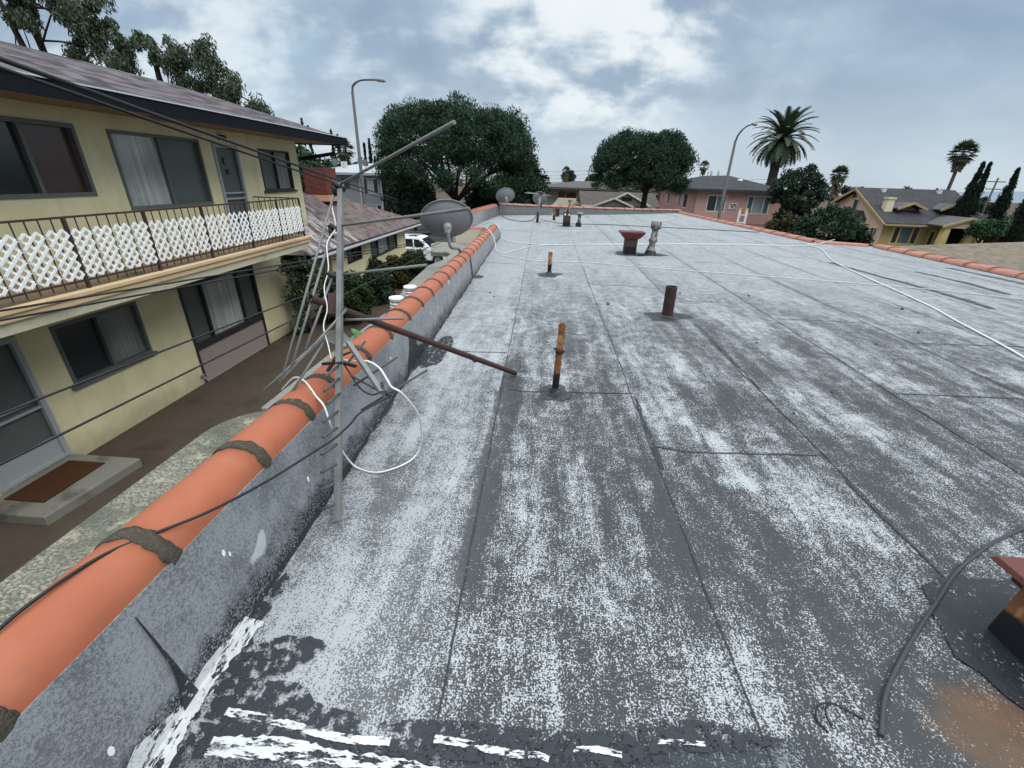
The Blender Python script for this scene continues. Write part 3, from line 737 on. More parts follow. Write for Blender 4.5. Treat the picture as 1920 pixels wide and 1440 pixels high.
def cable(label, pts, r, mat, cat='cable', n=8, group=None, name='cable'):
    mb = MB(); mb.tube(catmull(pts, n), r, 6); return centred(name, mb, mat, label, cat, group)
cable('white cable from the tiled parapet straight across the roof past the red hood', [(-1.62, 12.3, .33), (-1.30, 12.05, .42), (-1.08, 11.9, .20), (-.95, 11.7, .02), (-.13, 11.2, .012), (1, 11.5, .012), (2.03, 11.86, .012), (3.77, 12.41, .012), (5.5, 12.75, .012), (7.26, 13.0, .012), (8.6, 14.0, .10)], .011, 'weathered white cable')
cable('white cable sagging off the tiles and joining the long one across the roof', [(-1.55, 10.9, .2), (-1.35, 10.6, .43), (-1.1, 10.2, .28), (-1.0, 9.9, .03), (-.82, 9.6, .012), (-.5, 10.3, .012), (.12, 11.2, .012), (2.0, 11.75, .012), (4, 12.35, .012), (6.5, 12.8, .012)], .009, 'weathered white cable')
cable('thin white cable lying across the roof in front of the red hood', [(-.9, 9.4, .012), (-.69, 9.2, .012), (-.09, 8.85, .012), (.91, 8.89, .012), (1.86, 8.65, .012), (3.03, 8.38, .012), (5.06, 7.98, .012), (6.47, 7.62, .012), (7.48, 7.14, .012), (8.9, 6.6, .012)], .007, 'weathered white cable')
cable('white cable running down the right side of the roof toward us', [(8.2, 13.9, .012), (7.5, 13.33, .012), (7.32, 12.32, .012), (6.5, 10.4, .012), (6.01, 8.54, .012), (5.8, 7.58, .016), (5.52, 6.37, .012), (5.29, 5.68, .012), (4.87, 4.37, .012), (4.3, 3.2, .012), (3.9, 2.2, .012)], .011, 'white cable')
cable('grey cable lying between the pole antenna and the far dish', [(-.24, 17.5, .25), (-.4, 17.5, .06), (-.8, 17.3, .013), (-1.3, 17.9, .013), (-1.7, 19.2, .02), (-1.75, 19.8, .2)], .014, 'grey hose')
cable('thin grey cable trailing across the far end of the roof', [(-.1, 17.6, .1), (.1, 17.9, .013), (.8, 17.0, .013), (2.2, 17.2, .013), (4.5, 16.9, .013), (7.5, 16.4, .013)], .011, 'grey hose')
peb = [(-.54, 3.55, .022), (.0, 3.62, .010), (.92, 5.75, .022), (-.7, 6.1, .02), (-.62, 5.9, .015), (3.1, 6.6, .02), (3.6, 4.6, .018), (2.3, 4.45, .015), (4.4, 5.1, .02), (1.9, 2.9, .012), (2.4, 3.3, .014), (5.0, 6.2, .025), (-.35, 2.95, .010), (2.1, 6.6, .018)]
proto = None
for k, (x, y, r) in enumerate(peb):
    if proto is None:
        mb = MB(); i = 0; L = []
        for a in range(5):
            for j in range(8):
                th = math.pi*a/4; ph = 2*math.pi*j/8; rr = random.uniform(.75, 1.1)
                L.append((math.sin(th)*math.cos(ph)*rr, math.sin(th)*math.sin(ph)*rr*.8, (1+math.cos(th))*.5*rr))
        mb.v = L
        for a in range(4):
            for j in range(8): mb.f.append([a*8+j, (a+1)*8+j, (a+1)*8+(j+1) % 8, a*8+(j+1) % 8]); mb.s.append(False)
        o = mb.build('pebble', 'tar'); proto = o
    else: o = proto.copy(); COL.objects.link(o)
    o.location = (x, y, 0); o.scale = (r, r, r); o.rotation_euler[2] = k*1.7
    tag(o, 'small black lump of tar lying loose on the silver roof', 'debris', 'tar lumps on the roof')
# ------------------------------------------------------------------ fallen antenna at the parapet
A = thing('television_antenna', 'toppled grey television antenna with bare rods leaning over the tile parapet', 'antenna', (-.9, 1.47, 0))
mb = MB(); b0, b1 = Vector((-.885, 1.50, .022)), Vector((-1.177, 2.678, 1.437)); mb.bar(b0, b1, .029, .029, (0, 1, 0)); mb.build('boom', 'aluminium', A, .003)
def rod(p, q, r0, r1=None, mat='aluminium', name='rod'):
    mb = MB(); mb.tube([p, q], [r0, r1 or r0], 10); return mb.build(name, mat, A)
for p, q in (((-1.18, 2.677, 1.437), (-.326, 1.726, 1.666)), ((-1.161, 2.521, 1.223), (-.309, 1.922, 1.377)), ((-1.125, 2.332, .987), (-.578, 2.211, 1.085)), ((-1.066, 2.172, .784), (-.71, 2.181, .808))): rod(p, q, .0068, .0074)
for p, q in (((-1.203, 2.666, 1.417), (-1.285, 1.901, .522)), ((-1.179, 2.519, 1.222), (-1.231, 1.946, .609)), ((-1.134, 2.333, .989), (-1.194, 2.029, .664)), ((-1.015, 2.181, .843), (-1.246, 1.867, .562)), ((-1.106, 2.113, .712), (-1.225, 1.888, .485)), ((-1.13, 2.11, .70), (-1.30, 1.91, .53)), ((-1.12, 2.13, .72), (-1.35, 1.86, .50))): rod(p, q, .0068)
for z in ((-1.18, 2.667, 1.425), (-1.163, 2.515, 1.21), (-1.128, 2.34, .98)):
    mb = MB(); mb.tube([(z[0]-.03, z[1]-.02, z[2]+.02), (z[0]+.035, z[1]-.01, z[2]-.02)], [.016, .013], 8); mb.tube([(z[0]-.02, z[1]-.03, z[2]-.05), (z[0]-.03, z[1]-.02, z[2]+.02)], [.013, .010], 7); mb.build('insulator', 'black plastic', A)
mb = MB(); mb.extr([(-1.128, 2.117, .735), (-1.034, 2.128, .748), (-.975, 2.09, .706), (-1.035, 2.073, .676), (-1.126, 2.098, .695)], (.006, -.012, .004)); mb.build('bracket_plate', 'dull aluminium', A)
mb = MB(); mb.bar((-.985, 2.08, .696), (-.741, 1.845, .535), .024, .024, (0, 0, 1)); mb.build('side_boom', 'dull aluminium', A, .002)
for p, q in (((-.914, 1.923, .523), (-.70, 2.0, .66)), ((-.849, 1.829, .436), (-.534, 1.938, .625)), ((-1.039, 2.071, .615), (-.901, 2.055, .682)), ((-.908, 2.115, .692), (-.96, 2.0, .62)), ((-.952, 1.987, .547), (-.73, 1.846, .527))): rod(p, q, .0058, .0058, 'dark director rod')
for p, q in (((-.98,1.784,.632),(-1.001,1.969,.611)),((-.977,1.748,.573),(-.984,1.92,.56)),((-.957,1.717,.523),(-.966,1.865,.502)),((-.965,1.672,.451),(-.955,1.8,.438)),((-.962,1.635,.392),(-.941,1.741,.38)),((-.958,1.593,.325),(-.925,1.685,.325)),((-.951,1.55,.256),(-.906,1.616,.26)),((-.948,1.507,.188),(-.894,1.552,.2)),((-.934,1.463,.117),(-.874,1.483,.138))):
    rod(p, q, .0075, .0075, 'dark director rod', 'director')
mb = MB()
for p, q in (((-1.10, 2.0, .60), (-.99, 1.98, .62)), ((-1.06, 1.96, .575), (-1.02, 2.02, .65)), ((-1.03, 2.02, .61), (-.92, 1.99, .60)), ((-.76, 1.86, .55), (-.70, 1.84, .52)), ((-.75, 1.88, .57), (-.72, 1.82, .51))): mb.bar(p, q, .016, .012)
mb.build('clamp', 'black plastic', A)
mb = MB(); mb.bar((-1.10, 2.19, .80), (-1.115, 2.26, .90), .048, .045); mb.build('mast_clamp', 'dark rust', A, .006)
def pipe_end():
    t = thing('steel_pipe', 'long dark rusty steel pipe lying from the antenna across the tiles onto the roof', 'pipe', (-.16, 3.3, 0))
    mb = MB(); mb.tube([(-1.20, 2.175, .895), (-.16, 3.3, .024)], .0205, 14, cap=False); mb.tube([(-.16, 3.3, .024), (-.30, 3.15, .141)], .016, 14); mb.build('pipe', 'dark rust', t)
pipe_end()
cable('white cable twisting down the antenna boom', [(-1.185, 2.66, 1.40), (-1.21, 2.6, 1.33), (-1.16, 2.50, 1.22), (-1.185, 2.42, 1.14), (-1.155, 2.33, 1.02), (-1.165, 2.27, .93), (-1.125, 2.19, .84), (-1.13, 2.13, .76), (-1.085, 2.06, .68), (-1.06, 2.02, .62)], .0035, 'white cable')
cable('white cable from the antenna looping over the roof and parapet', [(-1.03, 2.046, .609), (-.942, 2.021, .616), (-.848, 1.98, .636), (-.771, 1.925, .627), (-.713, 1.859, .599), (-.688, 1.845, .566), (-.64, 1.85, .53), (-.60, 1.95, .36), (-.62, 2.05, .16), (-.66, 2.06, .03), (-.72, 1.975, .009), (-.837, 1.894, .009), (-.96, 1.92, .012), (-1.005, 1.90, .10), (-1.01, 1.84, .25), (-1.0, 1.79, .38), (-1.034, 1.825, .449), (-1.098, 1.881, .470), (-1.201, 1.979, .50), (-1.30, 2.05, .485), (-1.42, 2.1, .38)], .0052, 'white cable')
cable('black cable drooping from the antenna down to the lower left corner', [(-.69, 1.827, .528), (-.789, 1.698, .502), (-.813, 1.631, .481), (-.856, 1.557, .448), (-.884, 1.399, .47), (-.95, 1.2, .48), (-1.023, 1.016, .50), (-1.12, .893, .507), (-1.17, .786, .525), (-1.19, .637, .535), (-1.19, .5, .535), (-1.22, .2, .53)], .0052, 'black cable')
mb = MB(); mb.tube(catmull([(-1.0, 2.03, .59), (-.95, 1.99, .545), (-.88, 1.92, .51), (-.80, 1.86, .51), (-.75, 1.85, .53)], 6), .004, 6); mb.build('lead', 'black plastic', A)
# overhead service drop and lower lines
def wire(label, p, q, r, s, mat='black cable', group=None):
    mb = MB(); mb.tube(sag(p, q, s), r, 6); return centred('overhead_cable', mb, mat, label, 'cable', group)
wire('thick black overhead cable, upper of the pair crossing the yellow building', (-2.255, 1.98, 1.886), (-4.40, 13.84, .80), .0125, .02)
wire('thick black overhead cable, lower of the pair crossing the yellow building', (-2.32, 2.03, 1.862), (-4.43, 13.81, .73), .010, .03)
for lab, p, q in (('thin line, topmost of four crossing below the balcony', (-2.354, 1.692, .909), (-1.674, 7.76, .519)), ('thin line, second from the top of four crossing below the balcony', (-2.352, 1.674, .871), (-1.70, 7.746, .494)), ('thin line, third from the top of four crossing the lower windows', (-2.084, 1.34, .605), (-1.752, 7.719, .442)), ('thin line, lowest of four crossing the lower door', (-1.951, 1.182, .49), (-1.799, 7.344, .361))):
    P, Q = Vector(p), Vector(q); D = (P-Q)*.12; wire(lab, P+D, Q, .0052, .0)
# ------------------------------------------------------------------ white can vents and big leaf by the tiles
for k, (x, y) in enumerate(((-1.61, 4.74), (-1.61, 5.29))):
    t = thing('can_vent', ('nearer' if k == 0 else 'farther') + ' white round louvred can vent standing outside the tile parapet', 'roof vent', (x, y, .09))
    mb = MB(); mb.lathe((x, y, .235), [(0, .012), (.078, .008), (.083, 0), (.083, -.018), (.07, -.02)], 22); mb.build('lid', 'white vent metal', t)
    mb = MB()
    for z in (.095, .13, .165, .20): mb.lathe((x, y, z), [(.058, .022), (.075, .012), (.078, 0), (.060, .004)], 22)
    for a in range(4): mb.bar((x+.066*math.cos(a*1.57), y+.066*math.sin(a*1.57), .09), (x+.066*math.cos(a*1.57), y+.066*math.sin(a*1.57), .235), .012)
    mb.build('louvre', 'white vent metal', t)
    mb = MB(); mb.tube([(x, y, .09), (x, y, .235)], .052, 16); mb.build('core', 'dark director rod', t)
mb = MB()
for c, a, r in (((-1.64, 3.45, .13), .4, .12), ((-1.60, 3.72, .16), 1.6, .10)):
    ring = [(c[0]+math.cos(t_)*r*(1+.15*math.cos(2*t_)), c[1]+math.sin(t_)*r*.75, c[2]+.04*math.sin(2*t_+a)) for t_ in np.linspace(0, 6.28, 15)[:-1]]
    for k in range(14): mb.face([c, ring[k], ring[(k+1) % 14]], True)
mb.tube([(-1.64, 3.62, .2), (-1.66, 3.66, -.42)], .008, 6)
centred('leafy_plant', mb, 'big green leaf', 'plant with broad bright green leaves pushing up behind the tiles', 'plant')
# ------------------------------------------------------------------ satellite dishes
def dish(name, label, c, rx, ry, nrm, base, lnb=True, mast=None):
    t = thing(name, label, 'satellite dish', base)
    n_ = Vector(nrm).normalized(); u = Vector((0, 0, 1)).cross(n_).normalized(); w = n_.cross(u); c = Vector(c)
    mb = MB(); rows, N = 7, 40
    for side, dd in ((0, 0), (1, .006)):
        i0 = len(mb.v)
        for k in range(rows+1):
            f = k/rows
            for j in range(N):
                a = 2*math.pi*j/N; mb.v.append(tuple(c + u*math.cos(a)*rx*f + w*math.sin(a)*ry*f + n_*(f*f*.11*rx/.4 + dd)))
        for k in range(rows):
            for j in range(N):
                q = [i0+k*N+j, i0+k*N+(j+1) % N, i0+(k+1)*N+(j+1) % N, i0+(k+1)*N+j]
                mb.f.append(q if side else q[::-1]); mb.s.append(True)
        if side == 0: r0 = i0+rows*N
        else:
            for j in range(N): mb.f.append([r0+j, r0+(j+1) % N, i0+rows*N+(j+1) % N, i0+rows*N+j]); mb.s.append(False)
    mb.build('reflector', 'dish grey', t)
    mb = MB(); e = c + n_*(.11*rx/.4)
    mb.tube([e + u*math.cos(a)*rx*0 for a in ()] or [c + u*math.cos(a)*rx + w*math.sin(a)*ry + n_*(.11*rx/.4+.003) for a in np.linspace(0, 2*math.pi, 41)], .008, 6); mb.build('rim', 'dish grey', t)
    mb = MB(); bk = c - n_*.03 - w*ry*.18
    mb.lathe(tuple(bk + n_*.04), [(.0, -.10), (.055, -.10), (.07, -.05), (.075, 0)], 16, tuple(n_)); mb.bar(bk - n_*.06 - u*.05, bk - n_*.06 + u*.05, .05, .09); mb.build('bracket', 'galvanised pipe', t)
    mb = MB(); m0 = bk - n_*.075; mb.tube(catmull(mast(m0) if mast else [m0, (m0.x, m0.y, base[2]+.1), base], 6), .024, 12); mb.build('mast', 'galvanised pipe', t)
    if lnb:
        mb = MB(); foot = c - w*ry*.95 + n_*.1; head = c + n_*.42 - w*ry*.55
        mb.tube([foot, head], .014, 8); mb.tube([head, head - n_*.09 + w*.05], .03, 10); mb.build('feed_arm', 'dish grey', t)
    return t
dish('satellite_dish', 'big grey satellite dish seen from behind, on a bent mast beside the tile parapet', (-1.48, 7.05, .83), .41, .32, (-.25, .85, .45), (-1.42, 7.75, .10),
     mast=lambda m: [m, (m.x+.01, m.y, m.z-.13), (m.x+.03, m.y+.05, m.z-.26), (m.x+.10, 7.35, .40), (-1.40, 7.72, .2), (-1.42, 7.75, .09)])
dish('satellite_dish', 'grey satellite dish on the corner of the far tile parapet', (-1.58, 19.4, .76), .41, .33, (-.35, .83, .42), (-1.80, 19.6, .34), mast=lambda m: [m, (m.x, m.y, m.z-.2), (-1.72, 19.5, .42), (-1.80, 19.6, .34)])
dish('satellite_dish', 'dark grey satellite dish behind the small pole antenna', (-.18, 17.55, .79), .27, .25, (.15, .9, .35), (-.19, 17.3, 0), False, mast=lambda m: [m, (-.19, 17.32, m.z-.1), (-.19, 17.32, .2), (-.21, 17.32, 0)])
t = thing('pole_antenna', 'small antenna on a grey pole with flat grey arms in front of the dark dish', 'antenna', (-.22, 17.2, 0))
mb = MB(); mb.tube([(-.22, 17.2, 0), (-.15, 17.2, 1.02)], .03, 12); mb.build('pole', 'galvanised pipe', t)
mb = MB(); mb.tube([(-.222, 17.2, 0), (-.20, 17.2, .36)], .05, 12); mb.build('pole_sleeve', 'dark rust', t)
mb = MB(); mb.bar((-.72, 17.2, 1.0), (-.18, 17.15, .97), .05, .025); mb.bar((-.62, 17.0, 1.03), (-.2, 17.15, .98), .03, .02); mb.bar((-.12, 17.2, .97), (.22, 17.2, .93), .045, .02); mb.build('arm', 'lamp head metal', t)
mb = MB(); mb.box(-.24, 17.12, .97, -.06, 17.28, 1.05); mb.build('amplifier', 'dark rust', t, .02)
mb = MB(); mb.box(-.13, 17.15, .52, -.08, 17.22, .66); mb.build('junction_box', 'black plastic', t, .01)
# ------------------------------------------------------------------ generic facade pieces
def facade(mb, O, U, Nn, W, H, holes, depth=.09):
    """wall sheet from O along U (horizontal) and z with rectangular holes and reveals; Nn outward normal"""
    O, U, Nn = Vector(O), Vector(U).normalized(), Vector(Nn).normalized()
    us = sorted({0, W, *[h for q in holes for h in q[:2]]}); vs = sorted({0, H, *[h for q in holes for h in q[2:]]})
    P = lambda u, v, d=0: tuple(O + U*u + Vector((0, 0, v)) - Nn*d)
    for a, b_ in zip(us, us[1:]):
        for c, d in zip(vs, vs[1:]):
            m = ((a+b_)/2, (c+d)/2)
            if any(h[0] < m[0] < h[1] and h[2] < m[1] < h[3] for h in holes): continue
            mb.face([P(a, c), P(b_, c), P(b_, d), P(a, d)])
    for u0, u1, v0, v1 in holes:
        for p, q in (((u0, v0), (u1, v0)), ((u1, v0), (u1, v1)), ((u1, v1), (u0, v1)), ((u0, v1), (u0, v0))):
            mb.face([P(*p), P(*q), P(*q, depth), P(*p, depth)])
def window(parent, O, U, Nn, u0, u1, v0, v1, panes, frame='grey window frame', fw=.05, depth=.09, proud=.02, name='window', sill=False):
    """frame with panes [(fraction, material)...]"""
    O, U, Nn = Vector(O), Vector(U).normalized(), Vector(Nn).normalized()
    P = lambda u, v, d=0: O + U*u + Vector((0, 0, v)) - Nn*d
    mb = MB()
    def bx(a, b_, c, d, z0, z1):
        mb.hexa([P(a, c, z1), P(b_, c, z1), P(b_, c, z0), P(a, c, z0), P(a, d, z1), P(b_, d, z1), P(b_, d, z0), P(a, d, z0)])
    bx(u0, u1, v0, v0+fw, -proud, depth-.002); bx(u0, u1, v1-fw, v1, -proud, depth-.002)
    bx(u0, u0+fw, v0+fw, v1-fw, -proud, depth-.002); bx(u1-fw, u1, v0+fw, v1-fw, -proud, depth-.002)
    if sill: bx(u0-.06, u1+.06, v0-.05, v0-.002, -.06, .0)
    cuts = [u0+fw]; tot = sum(f for f, _ in panes); iw = u1-u0-2*fw
    for f, _ in panes: cuts.append(cuts[-1]+iw*f/tot)
    for c in cuts[1:-1]: bx(c-fw*.45, c+fw*.45, v0+fw, v1-fw, 0, depth-.004)
    o = mb.build(name, frame, parent)
    for (f, mt), a, b_ in zip(panes, cuts, cuts[1:]):
        m2 = MB(); m2.face([P(a, v0+fw, depth-.02), P(b_, v0+fw, depth-.02), P(b_, v1-fw, depth-.02), P(a, v1-fw, depth-.02)]); m2.build('pane', mt, o)
    return o
# ------------------------------------------------------------------ yellow two-storey building at the left
Yb = thing('apartment_building', 'yellow stucco two-storey building with a lattice balcony and dark shingle roof at the left', 'building', (-10, 7, -2.8))
X = -7.25; y0, y1, zb, zt = -4., 13.75, -2.85, 2.32
O = (X, y0, zb); U = (0, 1, 0); Nn = (1, 0, 0)
wins = [(5.70, 7.18, 1.04, 2.05), (7.73, 9.82, .79, 2.03), (11.85, 13.30, 1.0, 1.97), (5.68, 7.18, -1.67, -.70), (8.17, 10.63, -2.79, -.66), (10.19, 11.04, -.04, 1.98), (4.24, 5.21, -2.62, -.68), (2.3, 3.7, 1.04, 2.05)]
H_ = [(a-y0, b_-y0, c-zb, d-zb) for a, b_, c, d in wins]
mb = MB(); facade(mb, O, U, Nn, y1-y0, zt-zb, H_, .1)
mb.face([(X, y1, zb), (-13, y1, zb), (-13, y1, zt), (X, y1, zt)]); mb.face([(-13, y1, zb), (-13, y0, zb), (-13, y0, zt), (-13, y1, zt)]); mb.face([(-13, y0, zb), (X, y0, zb), (X, y0, zt), (-13, y0, zt)])
mb.build('wall', 'yellow stucco', Yb)
window(Yb, O, U, Nn, *H_[0], [(1, 'dark glass'), (1.15, 'brown glass')], fw=.06)
window(Yb, O, U, Nn, *H_[1], [(1, 'pale curtain'), (1, 'grey screen')], fw=.05)
window(Yb, O, U, Nn, *H_[2], [(1, 'grey screen'), (1, 'vertical blinds')], 'dark bronze frame', .04, sill=True)
window(Yb, O, U, Nn, *H_[3], [(1, 'dark glass'), (1, 'vertical blinds')], fw=.05, sill=True)
window(Yb, O, U, Nn, *H_[7], [(1, 'dark glass'), (1, 'brown glass')], fw=.06)
# lower bay: dark frame, three panes and a panel below
a, b_, c, d = H_[4]
w4 = window(Yb, O, U, Nn, a, b_, c+.80, d, [(.62, 'grey screen'), (1.25, 'pale curtain'), (.6, 'grey screen')], 'dark bronze frame', .06)
mb = MB(); mb.box(X-.09, a+y0+.05, zb+c, X-.01, b_+y0-.05, zb+c+.74); mb.build('panel', 'mauve panel', Yb)
mb = MB(); mb.box(X-.1, a+y0, zb+c, X+.025, a+y0+.05, zb+c+.798); mb.box(X-.1, b_+y0-.05, zb+c, X+.025, b_+y0, zb+c+.798); mb.box(X-.1, a+y0+.05, zb+c+.742, X+.03, b_+y0-.05, zb+c+.798); mb.build('panel_frame', 'dark bronze frame', Yb)
def screen_door(h, lab=None):
    a, b_, c, d = h; mb = MB(); f = .07
    D = X-.03
    for q in ((a, a+f, c, d), (b_-f, b_, c, d), (a+f, b_-f, d-f, d), (a+f, b_-f, c, c+.05)): mb.box(D, y0+q[0], zb+q[2], X+.03, y0+q[1], zb+q[3])
    for v in (.44, .50): mb.box(D, y0+a+f, zb+c+(d-c)*v, X+.01, y0+b_-f, zb+c+(d-c)*v+.035)
    o = mb.build('door', 'screen door frame', Yb)
    m2 = MB(); m2.face([(X-.05, y0+a, zb+c), (X-.05, y0+b_, zb+c), (X-.05, y0+b_, zb+d), (X-.05, y0+a, zb+d)]); m2.build('screen', 'grey screen', o)
    m3 = MB(); m3.box(D, y0+a+f, zb+c+.05, X-.005, y0+b_-f, zb+c+.36); m3.build('kick_plate', 'screen door frame', o)
    return o
d1 = screen_door(H_[5]); d2 = screen_door(H_[6])
mb = MB(); ya = 10.19+.33      # small dark figure and plaque on the upper door
mb.bar((X-.035, ya, 1.72), (X-.035, ya+.06, 1.69), .02); mb.bar((X-.035, ya+.005, 1.72), (X-.035, ya+.01, 1.60), .02); mb.bar((X-.035, ya+.01, 1.60), (X-.035, ya+.06, 1.58), .02)
mb.box(X-.045, ya+.03, 1.38, X-.03, ya+.12, 1.48); mb.build('door_number', 'black plastic', d1)
# roof: hip end at the far side
ze, zr, xr, xe, xw, yh, ye = 2.42, 3.36, -9.4, -6.15, -12.65, 12.3, 14.8
mb = MB(); mb.face([(xe, y0-1, ze), (xe, ye, ze), (xr, yh, zr), (xr, y0-1, zr)]); mb.face([(xe, ye, ze), (xw, ye, ze), (xr, yh, zr)]); mb.face([(xw, ye, ze), (xw, y0-1, ze), (xr, y0-1, zr), (xr, yh, zr)])
mb.face([(xe, y0-1, ze-.02), (xw, y0-1, ze-.02), (xw, ye, ze-.02), (xe, ye, ze-.02)]); mb.build('roof', 'purple grey shingles', Yb)
mb = MB(); mb.box(xe-.03, y0-1, 2.23, xe+.012, ye+.012, 2.425); mb.box(xw, ye-.03, 2.23, xe-.03, ye+.012, 2.425); mb.build('fascia', 'dark fascia', Yb)
mb = MB(); mb.box(xe-.02, y0-1, 2.427, xe+.03, ye+.03, 2.447); mb.build('drip_edge', 'white drip edge', Yb)
mb = MB(); mb.face([(xe-.03, y0-1, 2.26), (xw, y0-1, 2.26), (xw, ye-.03, 2.26), (xe-.03, ye-.03, 2.26)]); mb.build('soffit', 'balcony deck', Yb)
mb = MB(); mb.bar((X, 13.85, 1.80), (-6.35, 14.35, 2.0), .08, .10); mb.build('eave_brace', 'dark fascia', Yb)
mb = MB(); mb.box(X, 10.45, 2.07, X+.10, 10.62, 2.16); mb.build('porch_light', 'dark rust', Yb)
# balcony
by0, by1, bx1 = -4., 11.38, -6.0
mb = MB(); mb.box(X+.003, by0, -.06, bx1-.06, by1, -.035); mb.build('balcony_floor', 'balcony deck', Yb)
mb = MB()
for (x_, z0, z1) in ((bx1+.02, -.075, -.01), (bx1-.005, -.165, -.077)):
    mb.box(bx1-.10, by0, z0, x_, by1+.02+(x_-bx1), z1); mb.box(X+.003, by1-.05, z0, bx1-.10, by1+.02+(x_-bx1), z1)
mb.build('balcony_trim', 'tan trim', Yb, .012)
mb = MB(); mb.hexa([(X+.003, by0, -.40), (bx1-.07, by0, -.31), (bx1-.07, by1-.06, -.31), (X+.003, by1-.06, -.40), (X+.003, by0, -.062), (bx1-.04, by0, -.168), (bx1-.04, by1-.03, -.168), (X+.003, by1-.03, -.062)]); mb.build('balcony_soffit', 'yellow soffit', Yb)
xr_ = -6.08; top = .885
rail = thing('balcony_railing', 'rust brown iron balcony railing backed with white plastic lattice', 'railing', (xr_, 6, -.03))
mb = MB(); mb.box(xr_-.018, by0, top-.016, xr_+.018, 11.27, top+.008); mb.box(X+.02, 11.245, top-.016, xr_-.018, 11.275, top+.008); mb.box(xr_-.014, by0, .085, xr_+.014, 11.26, .105); mb.build('handrail', 'rail iron', rail)
posts = [1.8, 3.02, 4.23, 5.45, 6.66, 7.88, 9.13, 10.26, 11.26]
for y in posts:
    mb = MB(); mb.box(xr_-.019, y-.019, -.03, xr_+.019, y+.019, top-.017); mb.build('post', 'rail iron', rail)
bal = []
for a, b_ in zip(posts, posts[1:]):
    n = 8 if b_-a > 1.05 else 7
    bal += [(a+(b_-a)*k/n) for k in range(1, n)]
for y in bal:
    if y < 4.0: continue
    mb = MB(); mb.box(xr_-.006, y-.0055, .02, xr_+.005, y+.0055, top-.017); mb.build('baluster', 'rail iron', rail)
for k in range(1, 8):
    x_ = X + (xr_-X)*k/8; mb = MB(); mb.box(x_-.007, 11.253, .02, x_+.007, 11.267, top-.017); mb.build('baluster', 'rail iron', rail)
# lattice: panels two diamonds wide
def lattice(ya, yb, zl, zh, nd):
    mb = MB(); w = (yb-ya)/nd; nv = round((zh-zl)/(w*1.0)); hgt = (zh-zl)/nv; sw = .034; xx = xr_+.017
    def clip(p, q):
        # clip a segment to the rectangle
        (a0, b0_), (a1, b1_) = p, q; t0, t1 = 0., 1.
        for pp, qq in ((-(a1-a0), a0-ya), (a1-a0, yb-a0), (-(b1_-b0_), b0_-zl), (b1_-b0_, zh-b0_)):
            if abs(pp) < 1e-12:
                if qq < 0: return None
                continue
            r = qq/pp
            if pp < 0: t0 = max(t0, r)
            else: t1 = min(t1, r)
        if t1-t0 < 1e-6: return None
        return (a0+(a1-a0)*t0, b0_+(b1_-b0_)*t0), (a0+(a1-a0)*t1, b0_+(b1_-b0_)*t1)
    for k in range(-nv-1, nd+nv+1):
        for s, dx in ((1, 0), (-1, -.009)):
            st = ya + (k+.5)*w
            p, q = ((st, zl), (st+nv*w, zh)) if s > 0 else ((st, zl), (st-nv*w, zh))
            c = clip(p, q)
            if c: mb.bar((xx+dx, *c[0]), (xx+dx, *c[1]), sw, .008, (1, 0, 0))
    return mb
panels = []
for a, b_ in zip(posts, posts[1:]):
    if b_ < 4: continue
    n = 4; w = (b_-a)/n
    for k in range(n):
        lattice(a+k*w+.018, a+(k+1)*w-.018, .13 + random.uniform(-.01, .01), .735 - .006*(a-5), 2).build('lattice_panel', 'lattice white', rail)
# door step and mat
t = thing('door_step', 'low grey concrete step outside the lower yellow building door', 'step', (-6.6, 4.6, -2.8))
mb = MB(); mb.hexa([(X+.005, 3.9, -2.82), (-6.25, 3.9, -2.82), (-6.12, 5.24, -2.82), (X+.005, 5.24, -2.82), (X+.005, 3.9, -2.65), (-6.25, 3.9, -2.65), (-6.12, 5.24, -2.65), (X+.005, 5.24, -2.65)]); mb.build('slab', 'step concrete', t, .02)
mb = MB(); mb.box(-7.1, 4.15, -2.648, -6.52, 5.05, -2.633); centred('door_mat', mb, 'door mat', 'rusty brown doormat lying on the concrete step', 'doormat')
t = thing('wall_tap', 'small grey tap on the yellow wall under the dark-framed window', 'tap', (X, 8.1, -2.7))
mb = MB(); mb.tube([(X, 8.1, -2.62), (X+.09, 8.1, -2.62), (X+.11, 8.1, -2.70)], .02, 8); mb.tube([(X+.06, 8.06, -2.57), (X+.06, 8.14, -2.57)], .02, 8); mb.build('spout', 'galvanised pipe', t)
# ------------------------------------------------------------------ brown-roofed bungalow beyond
Bn = thing('bungalow', 'low yellow house with a sagging brown shingle roof behind the yellow building', 'house', (-9, 17, -3.2))
bx = -6.75
O = (bx, 13.9, -4.2); wl = 22.0-13.9
hb = [(15.1-13.9, 16.4-13.9, -1.42+4.2, -.83+4.2), (17.35-13.9, 20.65-13.9, -1.62+4.2, -.88+4.2)]
mb = MB(); facade(mb, O, (0, 1, 0), (1, 0, 0), wl, 3.36, hb, .08)
mb.face([(bx, 22.0, -4.2), (-12, 22.0, -4.2), (-12, 22.0, -.84), (bx, 22.0, -.84)]); mb.face([(-14, 13.9, -4.2), (bx, 13.9, -4.2), (bx, 13.9, -.84), (-14, 13.9, -.84)]); mb.build('wall', 'yellow stucco', Bn)
window(Bn, O, (0, 1, 0), (1, 0, 0), *hb[0], [(1, 'grey screen'), (1, 'dark glass')], 'dark bronze frame', .05, .08)
window(Bn, O, (0, 1, 0), (1, 0, 0), *hb[1], [(.7, 'grey screen'), (1.2, 'pale curtain'), (.9, 'grey screen')], 'dark bronze frame', .06, .08)
ex, ez = -6.35, -.66
RX, RZ, RY = -8.35, .78, 17.9
